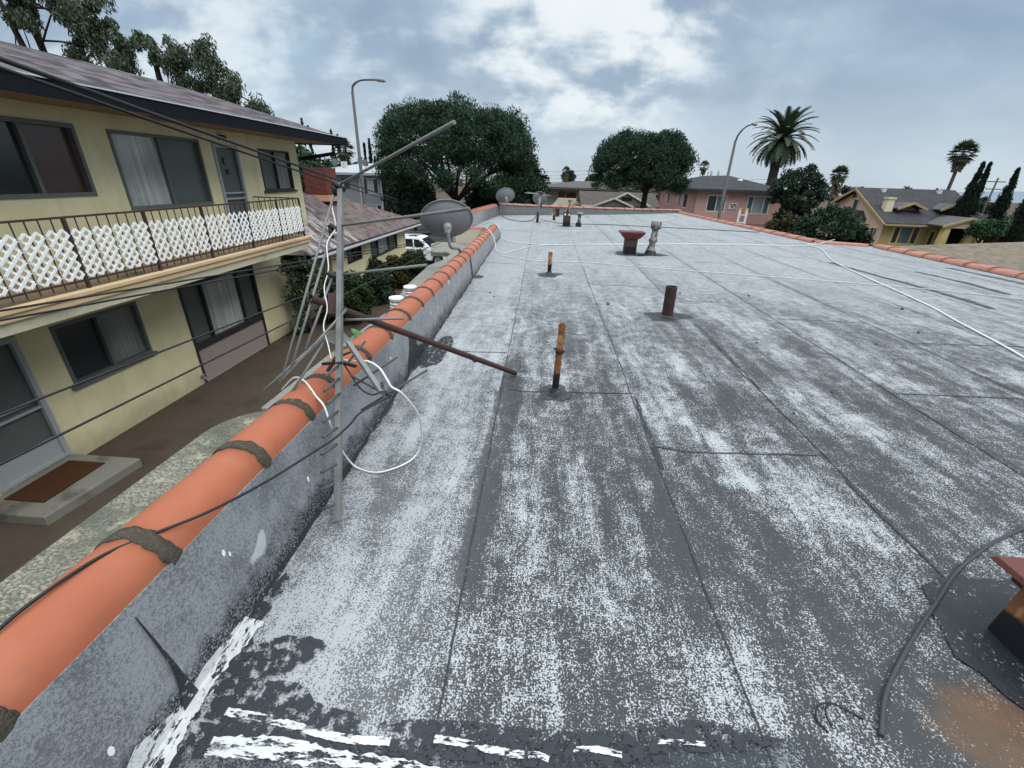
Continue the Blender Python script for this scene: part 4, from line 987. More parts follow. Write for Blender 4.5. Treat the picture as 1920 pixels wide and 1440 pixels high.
mb = MB(); mb.face([(ex, 11.9, ez+.05), (ex, 23.8, ez-.08), (RX, RY, RZ-.08), (RX, 11.9, RZ+.06)]); mb.face([(ex, 23.8, ez-.08), (-12.2, 23.8, ez-.08), (RX, RY, RZ-.08)]); mb.face([(RX, 11.9, RZ+.06), (RX, RY, RZ-.08), (-12.2, 23.8, ez-.08), (-12.2, 11.9, ez)])
mb.face([(ex, 11.9, ez+.05), (RX, 11.9, RZ+.06), (-12.2, 11.9, ez)]); mb.build('roof', 'brown shingles', Bn)
mb = MB(); mb.hexa([(ex-.03, 11.9, ez-.12), (ex+.02, 11.9, ez-.12), (ex+.02, 23.82, ez-.25), (ex-.03, 23.82, ez-.25), (ex-.03, 11.9, ez+.045), (ex+.02, 11.9, ez+.045), (ex+.02, 23.82, ez-.085), (ex-.03, 23.82, ez-.085)]); mb.box(-12.2, 23.79, ez-.25, ex-.03, 23.83, ez-.09); mb.build('fascia', 'dark bronze frame', Bn)
mb = MB(); mb.bar((ex+.05, 11.9, ez-.05), (ex+.05, 23.8, ez-.18), .07, .06); mb.build('gutter', 'white drip edge', Bn)
mb = MB(); mb.face([(ex, 11.9, ez-.1), (ex, 23.8, ez-.24), (-12.2, 23.8, ez-.24), (-12.2, 11.9, ez-.1)]); mb.build('soffit', 'dark bronze frame', Bn)
mb = MB(); mb.box(-8.63, 16.6, -.2, -7.83, 17.5, 1.62); ch = mb.build('chimney', 'red brick', Bn)
mb = MB(); frustum(mb, (-8.23, 17.05), .50, .58, .52, .42, .48, .72); mb.build('chimney_flashing', 'terracotta flashing', ch)
mb = MB(); mb.tube([(-7.2, 13.2, -.4), (-7.2, 13.2, .05)], .045, 10); mb.build('vent_pipe', 'dark rust', Bn)
# ------------------------------------------------------------------ white car in the street
def car():
    t = thing('parked_car', 'white sport utility vehicle with a sunroof parked in the street beyond the brown-roofed house', 'car', (-8.55, 30.0, -3.97), rz=0)
    cx, cy, z = -8.25, 30.0, -3.97; ang = R_(-4)
    def T(x, y, zz): return (cx + x*math.cos(ang) - y*math.sin(ang), cy + x*math.sin(ang) + y*math.cos(ang), z+zz)
    hw = .93
    def slab(mb, prof, y0_, y1_, inset=None):
        n = len(prof); i = len(mb.v)
        for y_ in (y0_, y1_):
            for x, zz in prof: mb.v.append(T(x, y_, zz))
        mb.f.append([i+k for k in range(n)]); mb.f.append([i+n+k for k in range(n)][::-1]); mb.s += [False, False]
        for k in range(n): mb.f.append([i+k, i+n+k, i+n+(k+1) % n, i+(k+1) % n]); mb.s.append(True)
    lower = [(-2.35, .42), (-2.33, .95), (-2.2, 1.10), (.95, 1.08), (1.35, 1.04), (2.12, .94), (2.3, .78), (2.32, .40), (1.88, .36), (1.83, .60), (1.62, .76), (1.38, .76), (1.17, .60), (1.12, .32), (-1.02, .32), (-1.07, .60), (-1.28, .76), (-1.52, .76), (-1.73, .60), (-1.78, .36)]
    mb = MB(); slab(mb, lower, -hw, hw); body = mb.build('body', 'car paint', t, .05)
    mb = MB(); top = [(-2.18, 1.08), (-1.95, 1.62), (-1.7, 1.74), (.15, 1.74), (.35, 1.68), (1.1, 1.08)]
    n = len(top); i = 0
    for y_, s in ((-1, 1), (1, 1)):
        for x, zz in top: mb.v.append(T(x, y_*(hw-.04-(zz-1.08)*.24), zz))
    mb.f.append(list(range(n))); mb.f.append([n+k for k in range(n)][::-1]); mb.s += [False]*2
    for k in range(n): mb.f.append([k, n+k, n+(k+1) % n, (k+1) % n]); mb.s.append(False)
    mb.build('cabin', 'car paint', t, .04)
    def sidewin(pts, name='side_window'):
        for s in (-1, 1):
            mb = MB(); mb.face([T(x, s*(hw-.04-(zz-1.08)*.24+.006), zz) for x, zz in pts]); mb.build(name, 'car glass', t)
    sidewin([(-1.98, 1.14), (-1.82, 1.56), (-1.2, 1.62), (-1.12, 1.14)]); sidewin([(-1.05, 1.14), (-1.1, 1.62), (-.2, 1.62), (-.15, 1.14)]); sidewin([(-.06, 1.14), (-.1, 1.62), (.22, 1.60), (.86, 1.14)])
    mb = MB(); mb.face([T(.42, -.68, 1.645), T(.42, .68, 1.645), T(1.07, .82, 1.12), T(1.07, -.82, 1.12)]); mb.v = [(a, b_, c+.012) for a, b_, c in mb.v]; mb.build('windscreen', 'car glass', t)
    mb = MB(); mb.face([T(-.75, -.38, 1.748), T(-.1, -.38, 1.748), T(-.1, .38, 1.748), T(-.75, .38, 1.748)]); mb.build('sunroof', 'car glass', t)
    for s in (-1, 1):
        mb = MB(); mb.tube([T(-1.7, s*.66, 1.76), T(-1.6, s*.66, 1.80), T(-.1, s*.66, 1.80), T(.05, s*.66, 1.76)], .02, 6); mb.build('roof_rail', 'lamp head metal', t)
        mb = MB(); mb.hexa([T(.62, s*.93, 1.10), T(.80, s*.93, 1.10), T(.80, s*1.12, 1.12), T(.62, s*1.12, 1.12), T(.64, s*.93, 1.27), T(.80, s*.93, 1.25), T(.80, s*1.12, 1.25), T(.64, s*1.12, 1.27)]); mb.build('wing_mirror', 'car paint', t, .02)
        for x in (-1.40, 1.5):
            mb = MB(); c = T(x, s*.80, .36); ax = Vector(T(0, s, 0)) - Vector(T(0, 0, 0))
            mb.lathe(c, [(.20, -.11), (.33, -.11), (.36, -.07), (.36, .08), (.33, .115), (.23, .115)], 24, tuple(ax)); wh = mb.build('wheel', 'tyre', t)
            mb = MB(); mb.lathe(c, [(.23, .112), (.20, .07), (.05, .085), (0, .09)], 10, tuple(ax)); 
            for q in range(5):
                a = q*1.2566; d = Vector((0, 0, 1)); e = ax.cross(d); p = Vector(c)+ax*.11; mb.bar(p, p + (d*math.cos(a)+e*math.sin(a))*.225, .05, .02, tuple(ax))
            mb.build('rim', 'alloy', wh)
        for x0, x1 in ((-1.02, -.12), (-.08, 1.05)):
            mb = MB(); mb.box(0, 0, 0, .14, .02, .03); mb.v = [T(x0+.1+a, s*(hw+.004+b_*s*s), .94+c) for a, b_, c in mb.v]; mb.build('door_handle', 'lamp head metal', t)
        mb = MB(); mb.face([T(2.16, s*.60, .93), T(2.16, s*.90, .93), T(2.31, s*.88, .76), T(2.315, s*.60, .76)]); mb.v = [(a, b_-.0, c+.012) for a, b_, c in mb.v]; mb.build('headlight', 'lamp head metal', t)
        mb = MB(); mb.box(0, 0, 0, .03, .14, .32); mb.v = [T(-2.352+a, s*.74+(b_-.07), .74+c) for a, b_, c in mb.v]; mb.build('tail_light', 'iron oxide paint', t)
    for x in (-1.07, -.1, 1.08):
        mb = MB()
        mb.face([T(x-.006, -hw-.004, .40), T(x+.006, -hw-.004, .40), T(x+.006, -hw-.004, 1.06), T(x-.006, -hw-.004, 1.06)]); mb.build('door_gap', 'shadow opening', t)
    return t
car()
# ------------------------------------------------------------------ street lamps
def street_lamp(x, y, zb, zt_, arm, label, up=False):
    t = thing('street_lamp', label, 'street lamp', (x, y, zb)); 
    mb = MB(); mb.tube([(x, y, zb), (x, y, zb+1), (x, y, zt_-(.9 if up else .55))], [.13, .12, .075], 12); mb.build('pole', 'lamp post steel', t)
    mb = MB(); mb.tube(catmull([(x, y, zt_-.95), (x+arm*.12, y, zt_-.55), (x+arm*.45, y, zt_-.16), (x+arm*.85, y, zt_+.01)] if up else [(x, y, zt_-.6), (x+arm*.05, y, zt_-.26), (x+arm*.32, y, zt_-.02), (x+arm*.85, y, zt_+.02)], 6), [.06]*10+[.045]*9, 8); mb.build('arm', 'lamp post steel', t)
    mb = MB(); mb.tube([(x+arm*.8, y, zt_+.02), (x+arm*.88, y, zt_+.03), (x+arm*1.08, y, zt_-.0), (x+arm*1.14, y, zt_-.05)], [.05, .10, .11, .03], 10); mb.build('lamp_head', 'lamp head metal', t)
    return t
street_lamp(-11.0, 28.1, -4.0, 6.1, 1.7, 'tall grey street lamp with a curved arm, left behind the antenna')
street_lamp(11.75, 32.0, -5.0, 4.85, .95, 'brown street lamp with a curved arm standing before the pink building', True)
# ------------------------------------------------------------------ houses across the street
def hip(mb, x0, y0_, x1, y1_, ze_, zr_, ov=.5, hipped=(1, 1)):
    x0 -= ov; x1 += ov; y0_ -= ov; y1_ += ov
    if x1-x0 >= y1_-y0_:
        h = (y1_-y0_)/2; ym = (y0_+y1_)/2; a, b_ = (x0+h*hipped[0], ym, zr_), (x1-h*hipped[1], ym, zr_)
        mb.face([(x0, y0_, ze_), (x1, y0_, ze_), b_, a]); mb.face([(x1, y1_, ze_), (x0, y1_, ze_), a, b_]); mb.face([(x0, y1_, ze_), (x0, y0_, ze_), a]); mb.face([(x1, y0_, ze_), (x1, y1_, ze_), b_])
    else:
        h = (x1-x0)/2; xm = (x0+x1)/2; a, b_ = (xm, y0_+h*hipped[0], zr_), (xm, y1_-h*hipped[1], zr_)
        mb.face([(x0, y0_, ze_), (x1, y0_, ze_), a]); mb.face([(x1, y0_, ze_), (x1, y1_, ze_), b_, a]); mb.face([(x1, y1_, ze_), (x0, y1_, ze_), b_]); mb.face([(x0, y1_, ze_), (x0, y0_, ze_), a, b_])
    mb.face([(x0, y0_, ze_-.02), (x0, y1_, ze_-.02), (x1, y1_, ze_-.02), (x1, y0_, ze_-.02)])
    mb.box(x0-.01, y0_-.01, ze_-.24, x1+.01, y0_+.05, ze_-.03); mb.box(x0-.01, y0_+.05, ze_-.24, x0+.05, y1_, ze_-.03); mb.box(x1-.05, y0_+.05, ze_-.24, x1+.01, y1_, ze_-.03)
def block(parent, x0, y0_, x1, y1_, z0, z1, holes_f, holes_l=(), wall='wall', mat='grey stucco', holes_r=()):
    mb = MB(); facade(mb, (x0, y0_, z0), (1, 0, 0), (0, -1, 0), x1-x0, z1-z0, list(holes_f)); facade(mb, (x0, y1_, z0), (0, -1, 0), (-1, 0, 0), y1_-y0_, z1-z0, list(holes_l)); facade(mb, (x1, y0_, z0), (0, 1, 0), (1, 0, 0), y1_-y0_, z1-z0, list(holes_r))
    mb.face([(x1, y1_, z0), (x0, y1_, z0), (x0, y1_, z1), (x1, y1_, z1)]); return mb.build(wall, mat, parent)
FW = lambda x0, y0_, z0: dict(O=(x0, y0_, z0), U=(1, 0, 0), Nn=(0, -1, 0))
LW = lambda x0, y1_, z0: dict(O=(x0, y1_, z0), U=(0, -1, 0), Nn=(-1, 0, 0))
# pink building
Pk = thing('apartment_building', 'pink two-storey building with a dark hip roof behind the right street lamp', 'building', (21, 58, -5))
x0, yf, x1, yb_ = 16.35, 52, 25.2, 70; z0, z1 = -5.6, .72
pf_ = [(2.2, 4.6, 4.30, 5.98), (6.3, 9.4-.9+.0, 4.15, 5.95), (6.6, 8.2, 1.3, 2.9)]
pf_ = [(1.15, 3.15, 4.3, 5.98), (5.35, 7.75, 4.2, 6.0), (5.3, 7.3, 1.45, 2.8)]
pl_ = [(6, 7.0, 4.4, 5.9), (11.2, 12.0, 4.4, 6.0), (13.2, 14.8, 4.4, 6.0), (3.2, 3.9, 4.9, 5.7)]
block(Pk, x0, yf, x1, yb_, z0, z1, pf_, pl_, mat='pink stucco')
window(Pk, **FW(x0, yf, z0), u0=pf_[0][0], u1=pf_[0][1], v0=pf_[0][2], v1=pf_[0][3], panes=[(1, 'dark glass'), (1, 'teal glass')], frame='white frame', fw=.10)
window(Pk, **FW(x0, yf, z0), u0=pf_[1][0], u1=pf_[1][1], v0=pf_[1][2], v1=pf_[1][3], panes=[(.6, 'teal glass'), (1.3, 'pale curtain'), (.6, 'teal glass')], frame='white frame', fw=.10)
window(Pk, **FW(x0, yf, z0), u0=pf_[2][0], u1=pf_[2][1], v0=pf_[2][2], v1=pf_[2][3], panes=[(1, 'dark glass'), (1, 'teal glass')], frame='white frame', fw=.10)
for h in pl_: window(Pk, **LW(x0, yb_, z0), u0=h[0], u1=h[1], v0=h[2], v1=h[3], panes=[(1, 'dark glass')], frame='white frame', fw=.08)
mb = MB(); mb.box(x0-.05, yf-.05, z0+3.18, x1+.05, yf-.002, z0+3.32); mb.box(x0-.05, yf, z0+3.18, x0-.002, yb_, z0+3.32); mb.build('belt_course', 'pink stucco', Pk)
mb = MB(); hip(mb, x0, yf, x1, yb_, z1+.22, 2.35, .65); mb.build('roof', 'dark grey shingles', Pk)
mb = MB(); mb.box(19.85, 51.93, -.98, 20.75, 51.995, -.35); sg = mb.build('number_board', 'white trim', Pk)
def seg7(mb, x, z, w, h, segs, y_):
    S = {'a': ((0, 1), (1, 1)), 'b': ((1, .5), (1, 1)), 'c': ((1, 0), (1, .5)), 'd': ((0, 0), (1, 0)), 'e': ((0, 0), (0, .5)), 'f': ((0, .5), (0, 1)), 'g': ((0, .5), (1, .5))}
    for s in segs: (a, b_), (c, d) = S[s]; mb.bar((x+a*w, y_, z+b_*h), (x+c*w, y_, z+d*h), .07, .02, (0, 1, 0))
mb = MB(); seg7(mb, 19.96, -.84, .16, .36, 'abc', 51.92); seg7(mb, 20.23, -.84, .16, .36, 'abged', 51.92); seg7(mb, 20.50, -.84, .16, .36, 'afgcd', 51.92); mb.build('house_number', 'black plastic', sg)
for x, y in ((20.4, 61), (20.6, 63), (21.5, 62), (19.8, 59.5), (20.9, 60), (20.3, 65)): mb = MB(); mb.tube([(x, y, 1.6), (x, y, 2.85)], .07, 8); mb.build('roof_vent', 'lamp head metal', Pk)
mb = MB(); mb.lathe((21.6, 55.0, 1.75), [(.42, 0), (.40, .1), (.25, .22), (0, .26)], 14); mb.build('turbine_vent', 'white trim', Pk)
# green building left of it
Gn = thing('apartment_building', 'pale green building with a grey roof left of the pink building', 'building', (18, 80, -6))
block(Gn, 16.6, 76, 24, 92, -6.8, .45, [(.8, 1.9, 4.8, 6.5), (4.5, 5.8, 4.4, 6.4), (.8, 2.1, 1.2, 3.0), (2.3, 4.3, .3, 6.6)], mat='green stucco')
for h in ((.8, 1.9, 4.8, 6.5), (4.5, 5.8, 4.4, 6.4), (.8, 2.1, 1.2, 3.0)): window(Gn, **FW(16.6, 76, -6.8), u0=h[0], u1=h[1], v0=h[2], v1=h[3], panes=[(1, 'dark glass'), (1, 'teal glass')], frame='white frame', fw=.08)
mb = MB(); mb.face([(18.9, 76.085, -6.5), (20.9, 76.085, -6.5), (20.9, 76.085, -.2), (18.9, 76.085, -.2)]); mb.build('stairwell', 'shadow opening', Gn)
mb = MB(); hip(mb, 16.6, 76, 24, 92, .65, 2.3, .6); mb.build('roof', 'mid grey shingles', Gn)
for x, y in ((17.4, 79), (18.4, 80), (19.6, 82), (20.5, 84), (19, 85)): mb = MB(); mb.tube([(x, y, 1.0), (x, y, 2.9)], .06, 6); mb.build('roof_vent', 'lamp head metal', Gn)
for x, y in ((17.0, 77), (18.2, 77.5), (19.8, 78)): mb = MB(); mb.lathe((x, y, 1.9), [(0, 0), (.3, .04), (.48, .14)], 12, (.2, .8, .4)); mb.tube([(x, y, 1.9), (x, y, .9)], .04, 6); mb.build('roof_dish', 'dish grey', Gn)
# beige apartment block straight ahead
Ap = thing('apartment_building', 'long beige two-storey motel-like block with a grey roof and outside stair, straight ahead', 'building', (8, 72, -6))
x0, yf, x1, yb_, z0, z1 = .3, 70, 14.5, 80, -6.2, .18
hf = [(1.7, 2.6, 3.9, 6.0), (2.9, 4.3, 5.0, 5.9), (5.3, 5.8, 3.9, 5.8), (7.2, 7.8, 3.9, 5.8), (8.6, 10.2, 5.0, 5.8), (10.8, 11.5, 4.9, 5.7), (3, 6, .4, 2.4), (8, 11, .4, 2.4)]
block(Ap, x0, yf, x1, yb_, z0, z1, hf, [], mat='beige stucco')
for h in hf: window(Ap, **FW(x0, yf, z0), u0=h[0], u1=h[1], v0=h[2], v1=h[3], panes=[(1, 'dark glass')], frame='dark bronze frame', fw=.06)
mb = MB(); hip(mb, x0-1, yf-1.4, x1+1, yb_, z1+.22, 1.25, .4); mb.build('roof', 'mid grey shingles', Ap)
mb = MB(); mb.box(2.0, 68.2, -3.1, 5.5, 68.4, -1.0); mb.box(2.0, 68.4, -2.6, x1, 69.99, -2.45); mb.build('balcony_wall', 'cream stucco', Ap)
mb = MB(); mb.extr([(2.0, 68.25, -1.0), (.1, 68.25, -3.3), (.1, 68.25, -4.2), (2.0, 68.25, -2.0)], (0, .15, 0)); mb.extr([(2.0, 67.1, -2.4), (-.9, 67.1, -3.6), (-.9, 67.1, -4.4), (2.0, 67.1, -3.2)], (0, .15, 0)); mb.build('stair_wall', 'white trim', Ap)
mb = MB(); mb.box(x0+12.6, yf+4, .2, x0+13.6, yf+5, 1.6); mb.build('chimney', 'beige stucco', Ap)
for x, y in ((3.5, 74), (6, 73), (8, 74.5), (10.5, 73), (12, 72.5)): mb = MB(); mb.lathe((x, y, .75), [(.2, 0), (.18, .14), (0, .2)], 10); mb.build('roof_vent', 'white trim', Ap)
# bungalow with white-trimmed gables in front of it
Bg = thing('bungalow', 'low taupe bungalow with white-trimmed front gables before the beige block', 'house', (8, 60, -5))
block(Bg, 5.2, 59, 12.6, 67, -5.5, -1.35, [(.6, 2.6, 1.2, 3.0), (4.2, 6.4, 1.2, 3.0)], mat='taupe wall')
for h in ((.6, 2.6, 1.2, 3.0), (4.2, 6.4, 1.2, 3.0)): window(Bg, **FW(5.2, 59, -5.5), u0=h[0], u1=h[1], v0=h[2], v1=h[3], panes=[(1, 'dark glass'), (1, 'dark glass')], frame='white frame', fw=.09)
mb = MB(); mb.face([(4.5, 57.8, -1.30), (14.2, 57.8, -1.30), (14.2, 63, .12), (4.5, 63, .12)]); mb.face([(14.2, 68, -1.3), (4.5, 68, -1.3), (4.5, 63, .12), (14.2, 63, .12)]); mb.face([(4.5, 57.8, -1.3), (4.5, 63, .12), (4.5, 68, -1.3)]); mb.face([(14.2, 57.8, -1.3), (14.2, 68, -1.3), (14.2, 63, .12)])
for cx, w, zp, yg in ((8.35, 2.3, -.42, 57.0), (10.0, 3.0, .22, 58.0)):
    mb.face([(cx, yg, zp), (cx, 63, zp), (cx-w, 63, -1.2-.1), (cx-w, yg, -1.3)]); mb.face([(cx+w, yg, -1.3), (cx+w, 63, -1.3), (cx, 63, zp), (cx, yg, zp)])
mb.build('roof', 'brown grey shingles', Bg)
for cx, w, zp, yg in ((8.35, 2.3, -.42, 57.0), (10.0, 3.0, .22, 58.0)):
    mb = MB(); mb.face([(cx-w+.3, yg+.1, -1.35), (cx+w-.3, yg+.1, -1.35), (cx, yg+.1, zp-.12)]); gb = mb.build('gable', 'taupe wall', Bg)
    mb = MB(); mb.bar((cx-w-.1, yg-.03, -1.36), (cx, yg-.03, zp-.03), .08, .2); mb.bar((cx+w+.1, yg-.03, -1.36), (cx, yg-.03, zp-.03), .08, .2); mb.box(cx-w, yg-.06, -1.62, cx+w, yg+.04, -1.44); mb.build('barge_board', 'white trim', gb)
mb = MB(); mb.box(9.4, 58.06, -.75, 10.6, 58.1, -.35); mb.build('gable_vent', 'shadow opening', Bg)
for x in (4.7, 8.3, 12.0): mb = MB(); mb.box(x-.1, 57.3, -5.4, x+.1, 57.5, -1.64); mb.build('porch_post', 'white trim', Bg)
mb = MB(); mb.box(4.5, 57.25, -1.66, 6.0, 57.6, -1.32); mb.build('porch_beam', 'white trim', Bg)
mb = MB(); mb.face([(5.3, 58.98, -5.2), (12.5, 58.98, -5.2), (12.5, 58.98, -4.5), (5.3, 58.98, -4.5)]); mb.build('porch_base', 'shadow opening', Bg)
# grey two-storey house behind the brown bungalow
Gr = thing('apartment_building', 'grey two-storey building with a pale flat roof carrying dishes, behind the left street lamp', 'building', (-22, 58, -5))
x0, yf, x1, yb_, z0, z1 = -27.5, 56, -18.6, 68, -5.2, 1.25
hf = [(3.0, 4.0, 4.9, 6.0), (5.55, 7.5, 4.4, 6.1), (5.7, 7.7, 1.5, 3.2), (1.2, 2.2, 4.8, 6.0), (7.95, 8.8, .6, 6.2)]
block(Gr, x0, yf, x1, yb_, z0, z1, hf, [], mat='grey stucco')
for h in hf[:4]: window(Gr, **FW(x0, yf, z0), u0=h[0], u1=h[1], v0=h[2], v1=h[3], panes=[(.5, 'dark glass'), (.7, 'pale curtain'), (.5, 'dark glass')] if h[1]-h[0] > 1.5 else [(1, 'dark glass')], frame='white frame' if h[1]-h[0] > 1.5 else 'dark bronze frame', fw=.07)
mb = MB(); mb.face([(x0+7.95, yf+.085, -4.6), (x0+8.8, yf+.085, -4.6), (x0+8.8, yf+.085, 1.0), (x0+7.95, yf+.085, 1.0)]); mb.build('stairwell', 'shadow opening', Gr)
mb = MB(); mb.box(x0+2.2, yf-.04, -2.0, x0+5.2, yf-.002, -1.9); mb.box(x0+5.2, yf-.04, -4.8, x0+5.3, yf-.002, 1.2); mb.box(x0+7.8, yf-.04, -4.8, x0+7.9, yf-.002, 1.2); mb.build('trim', 'white trim', Gr)
mb = MB(); hip(mb, x0, yf, x1, yb_, 1.45, 2.6, .8); mb.build('roof', 'silver roll roof', Gr)
for x, y in ((-25.6, 57.2), (-21.6, 56.6), (-22.6, 59)):
    mb = MB(); mb.lathe((x, y, 2.5), [(0, 0), (.25, .03), (.42, .12)], 14, (.2, .8, .35)); mb.tube([(x, y, 2.48), (x, y, 1.5)], .04, 6); mb.build('roof_dish', 'dish grey', Gr)
for x, y in ((-24.8, 57.5), (-24.4, 57.5), (-23.4, 59.5), (-22.9, 59.5), (-20.6, 57.5), (-21.8, 60)): mb = MB(); mb.box(x-.13, y, 1.7, x+.13, y+.3, 2.65); mb.build('roof_vent', 'white trim', Gr)
mb = MB(); mb.lathe((-18.9, 56.4, 1.62), [(.9, -.25), (.8, .1), (.45, .38), (0, .45)], 16); mb.build('awning', 'terracotta flashing', Gr)
# peach craftsman house
Cr = thing('craftsman_house', 'peach and ochre craftsman house with a big grey roof, two dormers and gabled porch', 'house', (43, 60, -5.5))
x0, yf, x1, yb_, z0 = 38.6, 55, 48.9, 65, -5.8
ze, zr, ym = -1.75, 1.40, 61
wf = [(1.2, 4.2, 1.5, 3.55), (5.2, 6.0, 1.2, 3.2), (6.9, 8.3, 1.2, 3.4)]
mb = MB(); facade(mb, (x0, yf, z0), (1, 0, 0), (0, -1, 0), x1-x0, ze-z0, wf, .12); mb.build('front_wall', 'ochre stucco', Cr)
mb = MB()
gab = [(x0, yf, z0), (x0, yb_-.6, z0), (x0, yb_-.6, -.2), (x0, ym, zr-.15), (x0, yf, ze-.05)]
mb.face(gab); mb.face([(x1, b_, c) for a, b_, c in gab]); mb.face([(x0, yb_-.6, z0), (x1, yb_-.6, z0), (x1, yb_-.6, -.2), (x0, yb_-.6, -.2)]); mb.build('gable_wall', 'peach stucco', Cr)
mb = MB(); ov = .6; xa, xb = x0-ov, x1+ov
mb.extr([(xa, yf-.9, ze-.35), (xb, yf-.9, ze-.35), (xb, ym, zr), (xa, ym, zr)], (0, 0, .14)); mb.extr([(xa, ym, zr), (xb, ym, zr), (xb, yb_+.2, -.40), (xa, yb_+.2, -.40)], (0, 0, .14)); mb.build('roof', 'dark grey shingles', Cr)
mb = MB()
for xx in (xa-.06, xb+.06): mb.bar((xx, yf-.95, ze-.42), (xx, ym, zr-.06), .1, .26); mb.bar((xx, yb_+.2, -.47), (xx, ym, zr-.06), .1, .26)
mb.bar((xa, yf-.96, ze-.40), (xb, yf-.96, ze-.40), .1, .16); mb.build('barge_board', 'ochre trim', Cr)
for h, pn in zip(wf, ([(.55, 'dark glass'), (1.2, 'teal glass'), (.55, 'dark glass')], [(1, 'dark glass')], [(1, 'dark glass'), (1, 'teal glass')])): window(Cr, **FW(x0, yf, z0), u0=h[0], u1=h[1], v0=h[2], v1=h[3], panes=pn, frame='yellow trim', fw=.18, depth=.12)
# gable wall windows (face -x)
def lwin(yc, w, za, zb_, panes, fr='white frame', fw=.09): return window(Cr, (x0-.06, yc+w/2, 0), (0, -1, 0), (-1, 0, 0), 0, w, za, zb_, panes, fr, fw, .05, .03)
lwin(61.0, 1.0, -1.1, .25, [(1, 'dark glass')]); lwin(60.3, .6, .35, .95, [(1, 'brown glass')], 'ochre trim', .06); lwin(61.7, .6, .35, .95, [(1, 'brown glass')], 'ochre trim', .06); lwin(56.2, 1.0, -3.6, -2.6, [(1, 'dark glass'), (1, 'dark glass')])
# bay on the gable side with its own little roof
mb = MB(); mb.prism([(x0-.01, 58.4), (x0-1.0, 59.1), (x0-1.0, 62.3), (x0-.01, 63)], z0, -1.95); bay = mb.build('bay', 'peach stucco', Cr)
mb = MB(); base = [(x0, 58.1), (x0-1.3, 58.9), (x0-1.3, 62.5), (x0, 63.3)]; tp = [(x0, 59.2), (x0-.3, 59.6), (x0-.3, 61.8), (x0, 62.2)]
for k in range(3): mb.face([(*base[k], -1.95), (*base[k+1], -1.95), (*tp[k+1], -1.0), (*tp[k], -1.0)])
mb.face([(*q, -1.0) for q in tp]); mb.face([(*q, -1.97) for q in base]); mb.build('bay_roof', 'dark grey shingles', bay)
for yc, w in ((61.6, 1.1), (60.0, 1.1)): window(Cr, (x0-1.05, yc+w/2, 0), (0, -1, 0), (-1, 0, 0), 0, w, -3.9, -2.3, [(1, 'teal glass')], 'white frame', .1, .04, .03)
# chimney
mb = MB(); frustum(mb, (x0+.75, yf+1.6), .50, .42, -2.2, .36, .32, .42); frustum(mb, (x0+.75, yf+1.6), .44, .40, .422, .44, .40, .62); mb.build('chimney', 'cream stucco', Cr)
# dormers
for cx in (x0+2.9, x0+7.5):
    mb = MB(); w = 1.55; yd = yf+1.5; zp = .05; zl = -.55
    mb.extr([(cx, yd-.8, zp), (cx-w, yd-.8, zl), (cx-w, yd+3.2, zl), (cx, yd+3.2, zp)], (0, 0, .1)); mb.extr([(cx+w, yd-.8, zl), (cx, yd-.8, zp), (cx, yd+3.2, zp), (cx+w, yd+3.2, zl)], (0, 0, .1)); dr = mb.build('dormer', 'mid grey shingles', Cr)
    mb = MB(); mb.bar((cx-w-.05, yd-.85, zl), (cx-w*.35, yd-.85, zl+.42), .1, .22); mb.bar((cx-w*.35, yd-.85, zl+.42), (cx, yd-.85, zp+.04), .1, .22); mb.bar((cx, yd-.85, zp+.04), (cx+w*.35, yd-.85, zl+.42), .1, .22); mb.bar((cx+w+.05, yd-.85, zl), (cx+w*.35, yd-.85, zl+.42), .1, .22); mb.build('dormer_trim', 'ochre trim', dr)
    mb = MB(); mb.extr([(cx-1.1, yd, -1.6), (cx+1.1, yd, -1.6), (cx+1.1, yd, -.6), (cx, yd, -.1), (cx-1.1, yd, -.6)], (0, 2.2, 0)); mb.build('dormer_wall', 'taupe wall', dr)
    window(Cr, (cx-.85, yd-.02, 0), (1, 0, 0), (0, -1, 0), 0, 1.7, -1.35, -.7, [(1, 'dark glass'), (1, 'dark glass')], 'dark bronze frame', .08, .03, .03, 'dormer_window')
# porch
cx = x0+6.5; w = 2.6; yp = yf-2.6
mb = MB(); mb.extr([(cx, yp-.5, -1.15), (cx-w, yp-.5, -2.0), (cx-w, yf+1.5, -2.0), (cx, yf+1.5, -1.15)], (0, 0, .12)); mb.extr([(cx+w, yp-.5, -2.0), (cx, yp-.5, -1.15), (cx, yf+1.5, -1.15), (cx+w, yf+1.5, -2.0)], (0, 0, .12)); po = mb.build('porch_roof', 'mid grey shingles', Cr)
mb = MB(); mb.bar((cx-w-.1, yp-.55, -2.02), (cx, yp-.55, -1.13), .1, .24); mb.bar((cx+w+.1, yp-.55, -2.02), (cx, yp-.55, -1.13), .1, .24); mb.build('porch_trim', 'ochre trim', po)
mb = MB(); mb.extr([(cx-w+.4, yp-.2, -2.15), (cx+w-.4, yp-.2, -2.15), (cx+w-.4, yp-.2, -1.95), (cx, yp-.2, -1.3), (cx-w+.4, yp-.2, -1.95)], (0, .15, 0)); mb.build('porch_gable', 'peach stucco', po)
for s in (-1, 1): mb = MB(); frustum(mb, (cx+s*(w-.75), yp), .42, .35, -5.6, .30, .26, -2.16); mb.build('porch_column', 'yellow trim', po)
mb = MB(); mb.box(cx-w, yp-.4, -5.6, cx+w, yf-.01, -5.0); mb.build('porch_floor', 'old concrete', po)
for x_ in (x0+2.2, x0+8.6): mb = MB(); mb.box(x_-.2, ym-.9, zr-.35, x_+.2, ym-.5, zr+.1); mb.build('roof_vent', 'white trim', Cr)
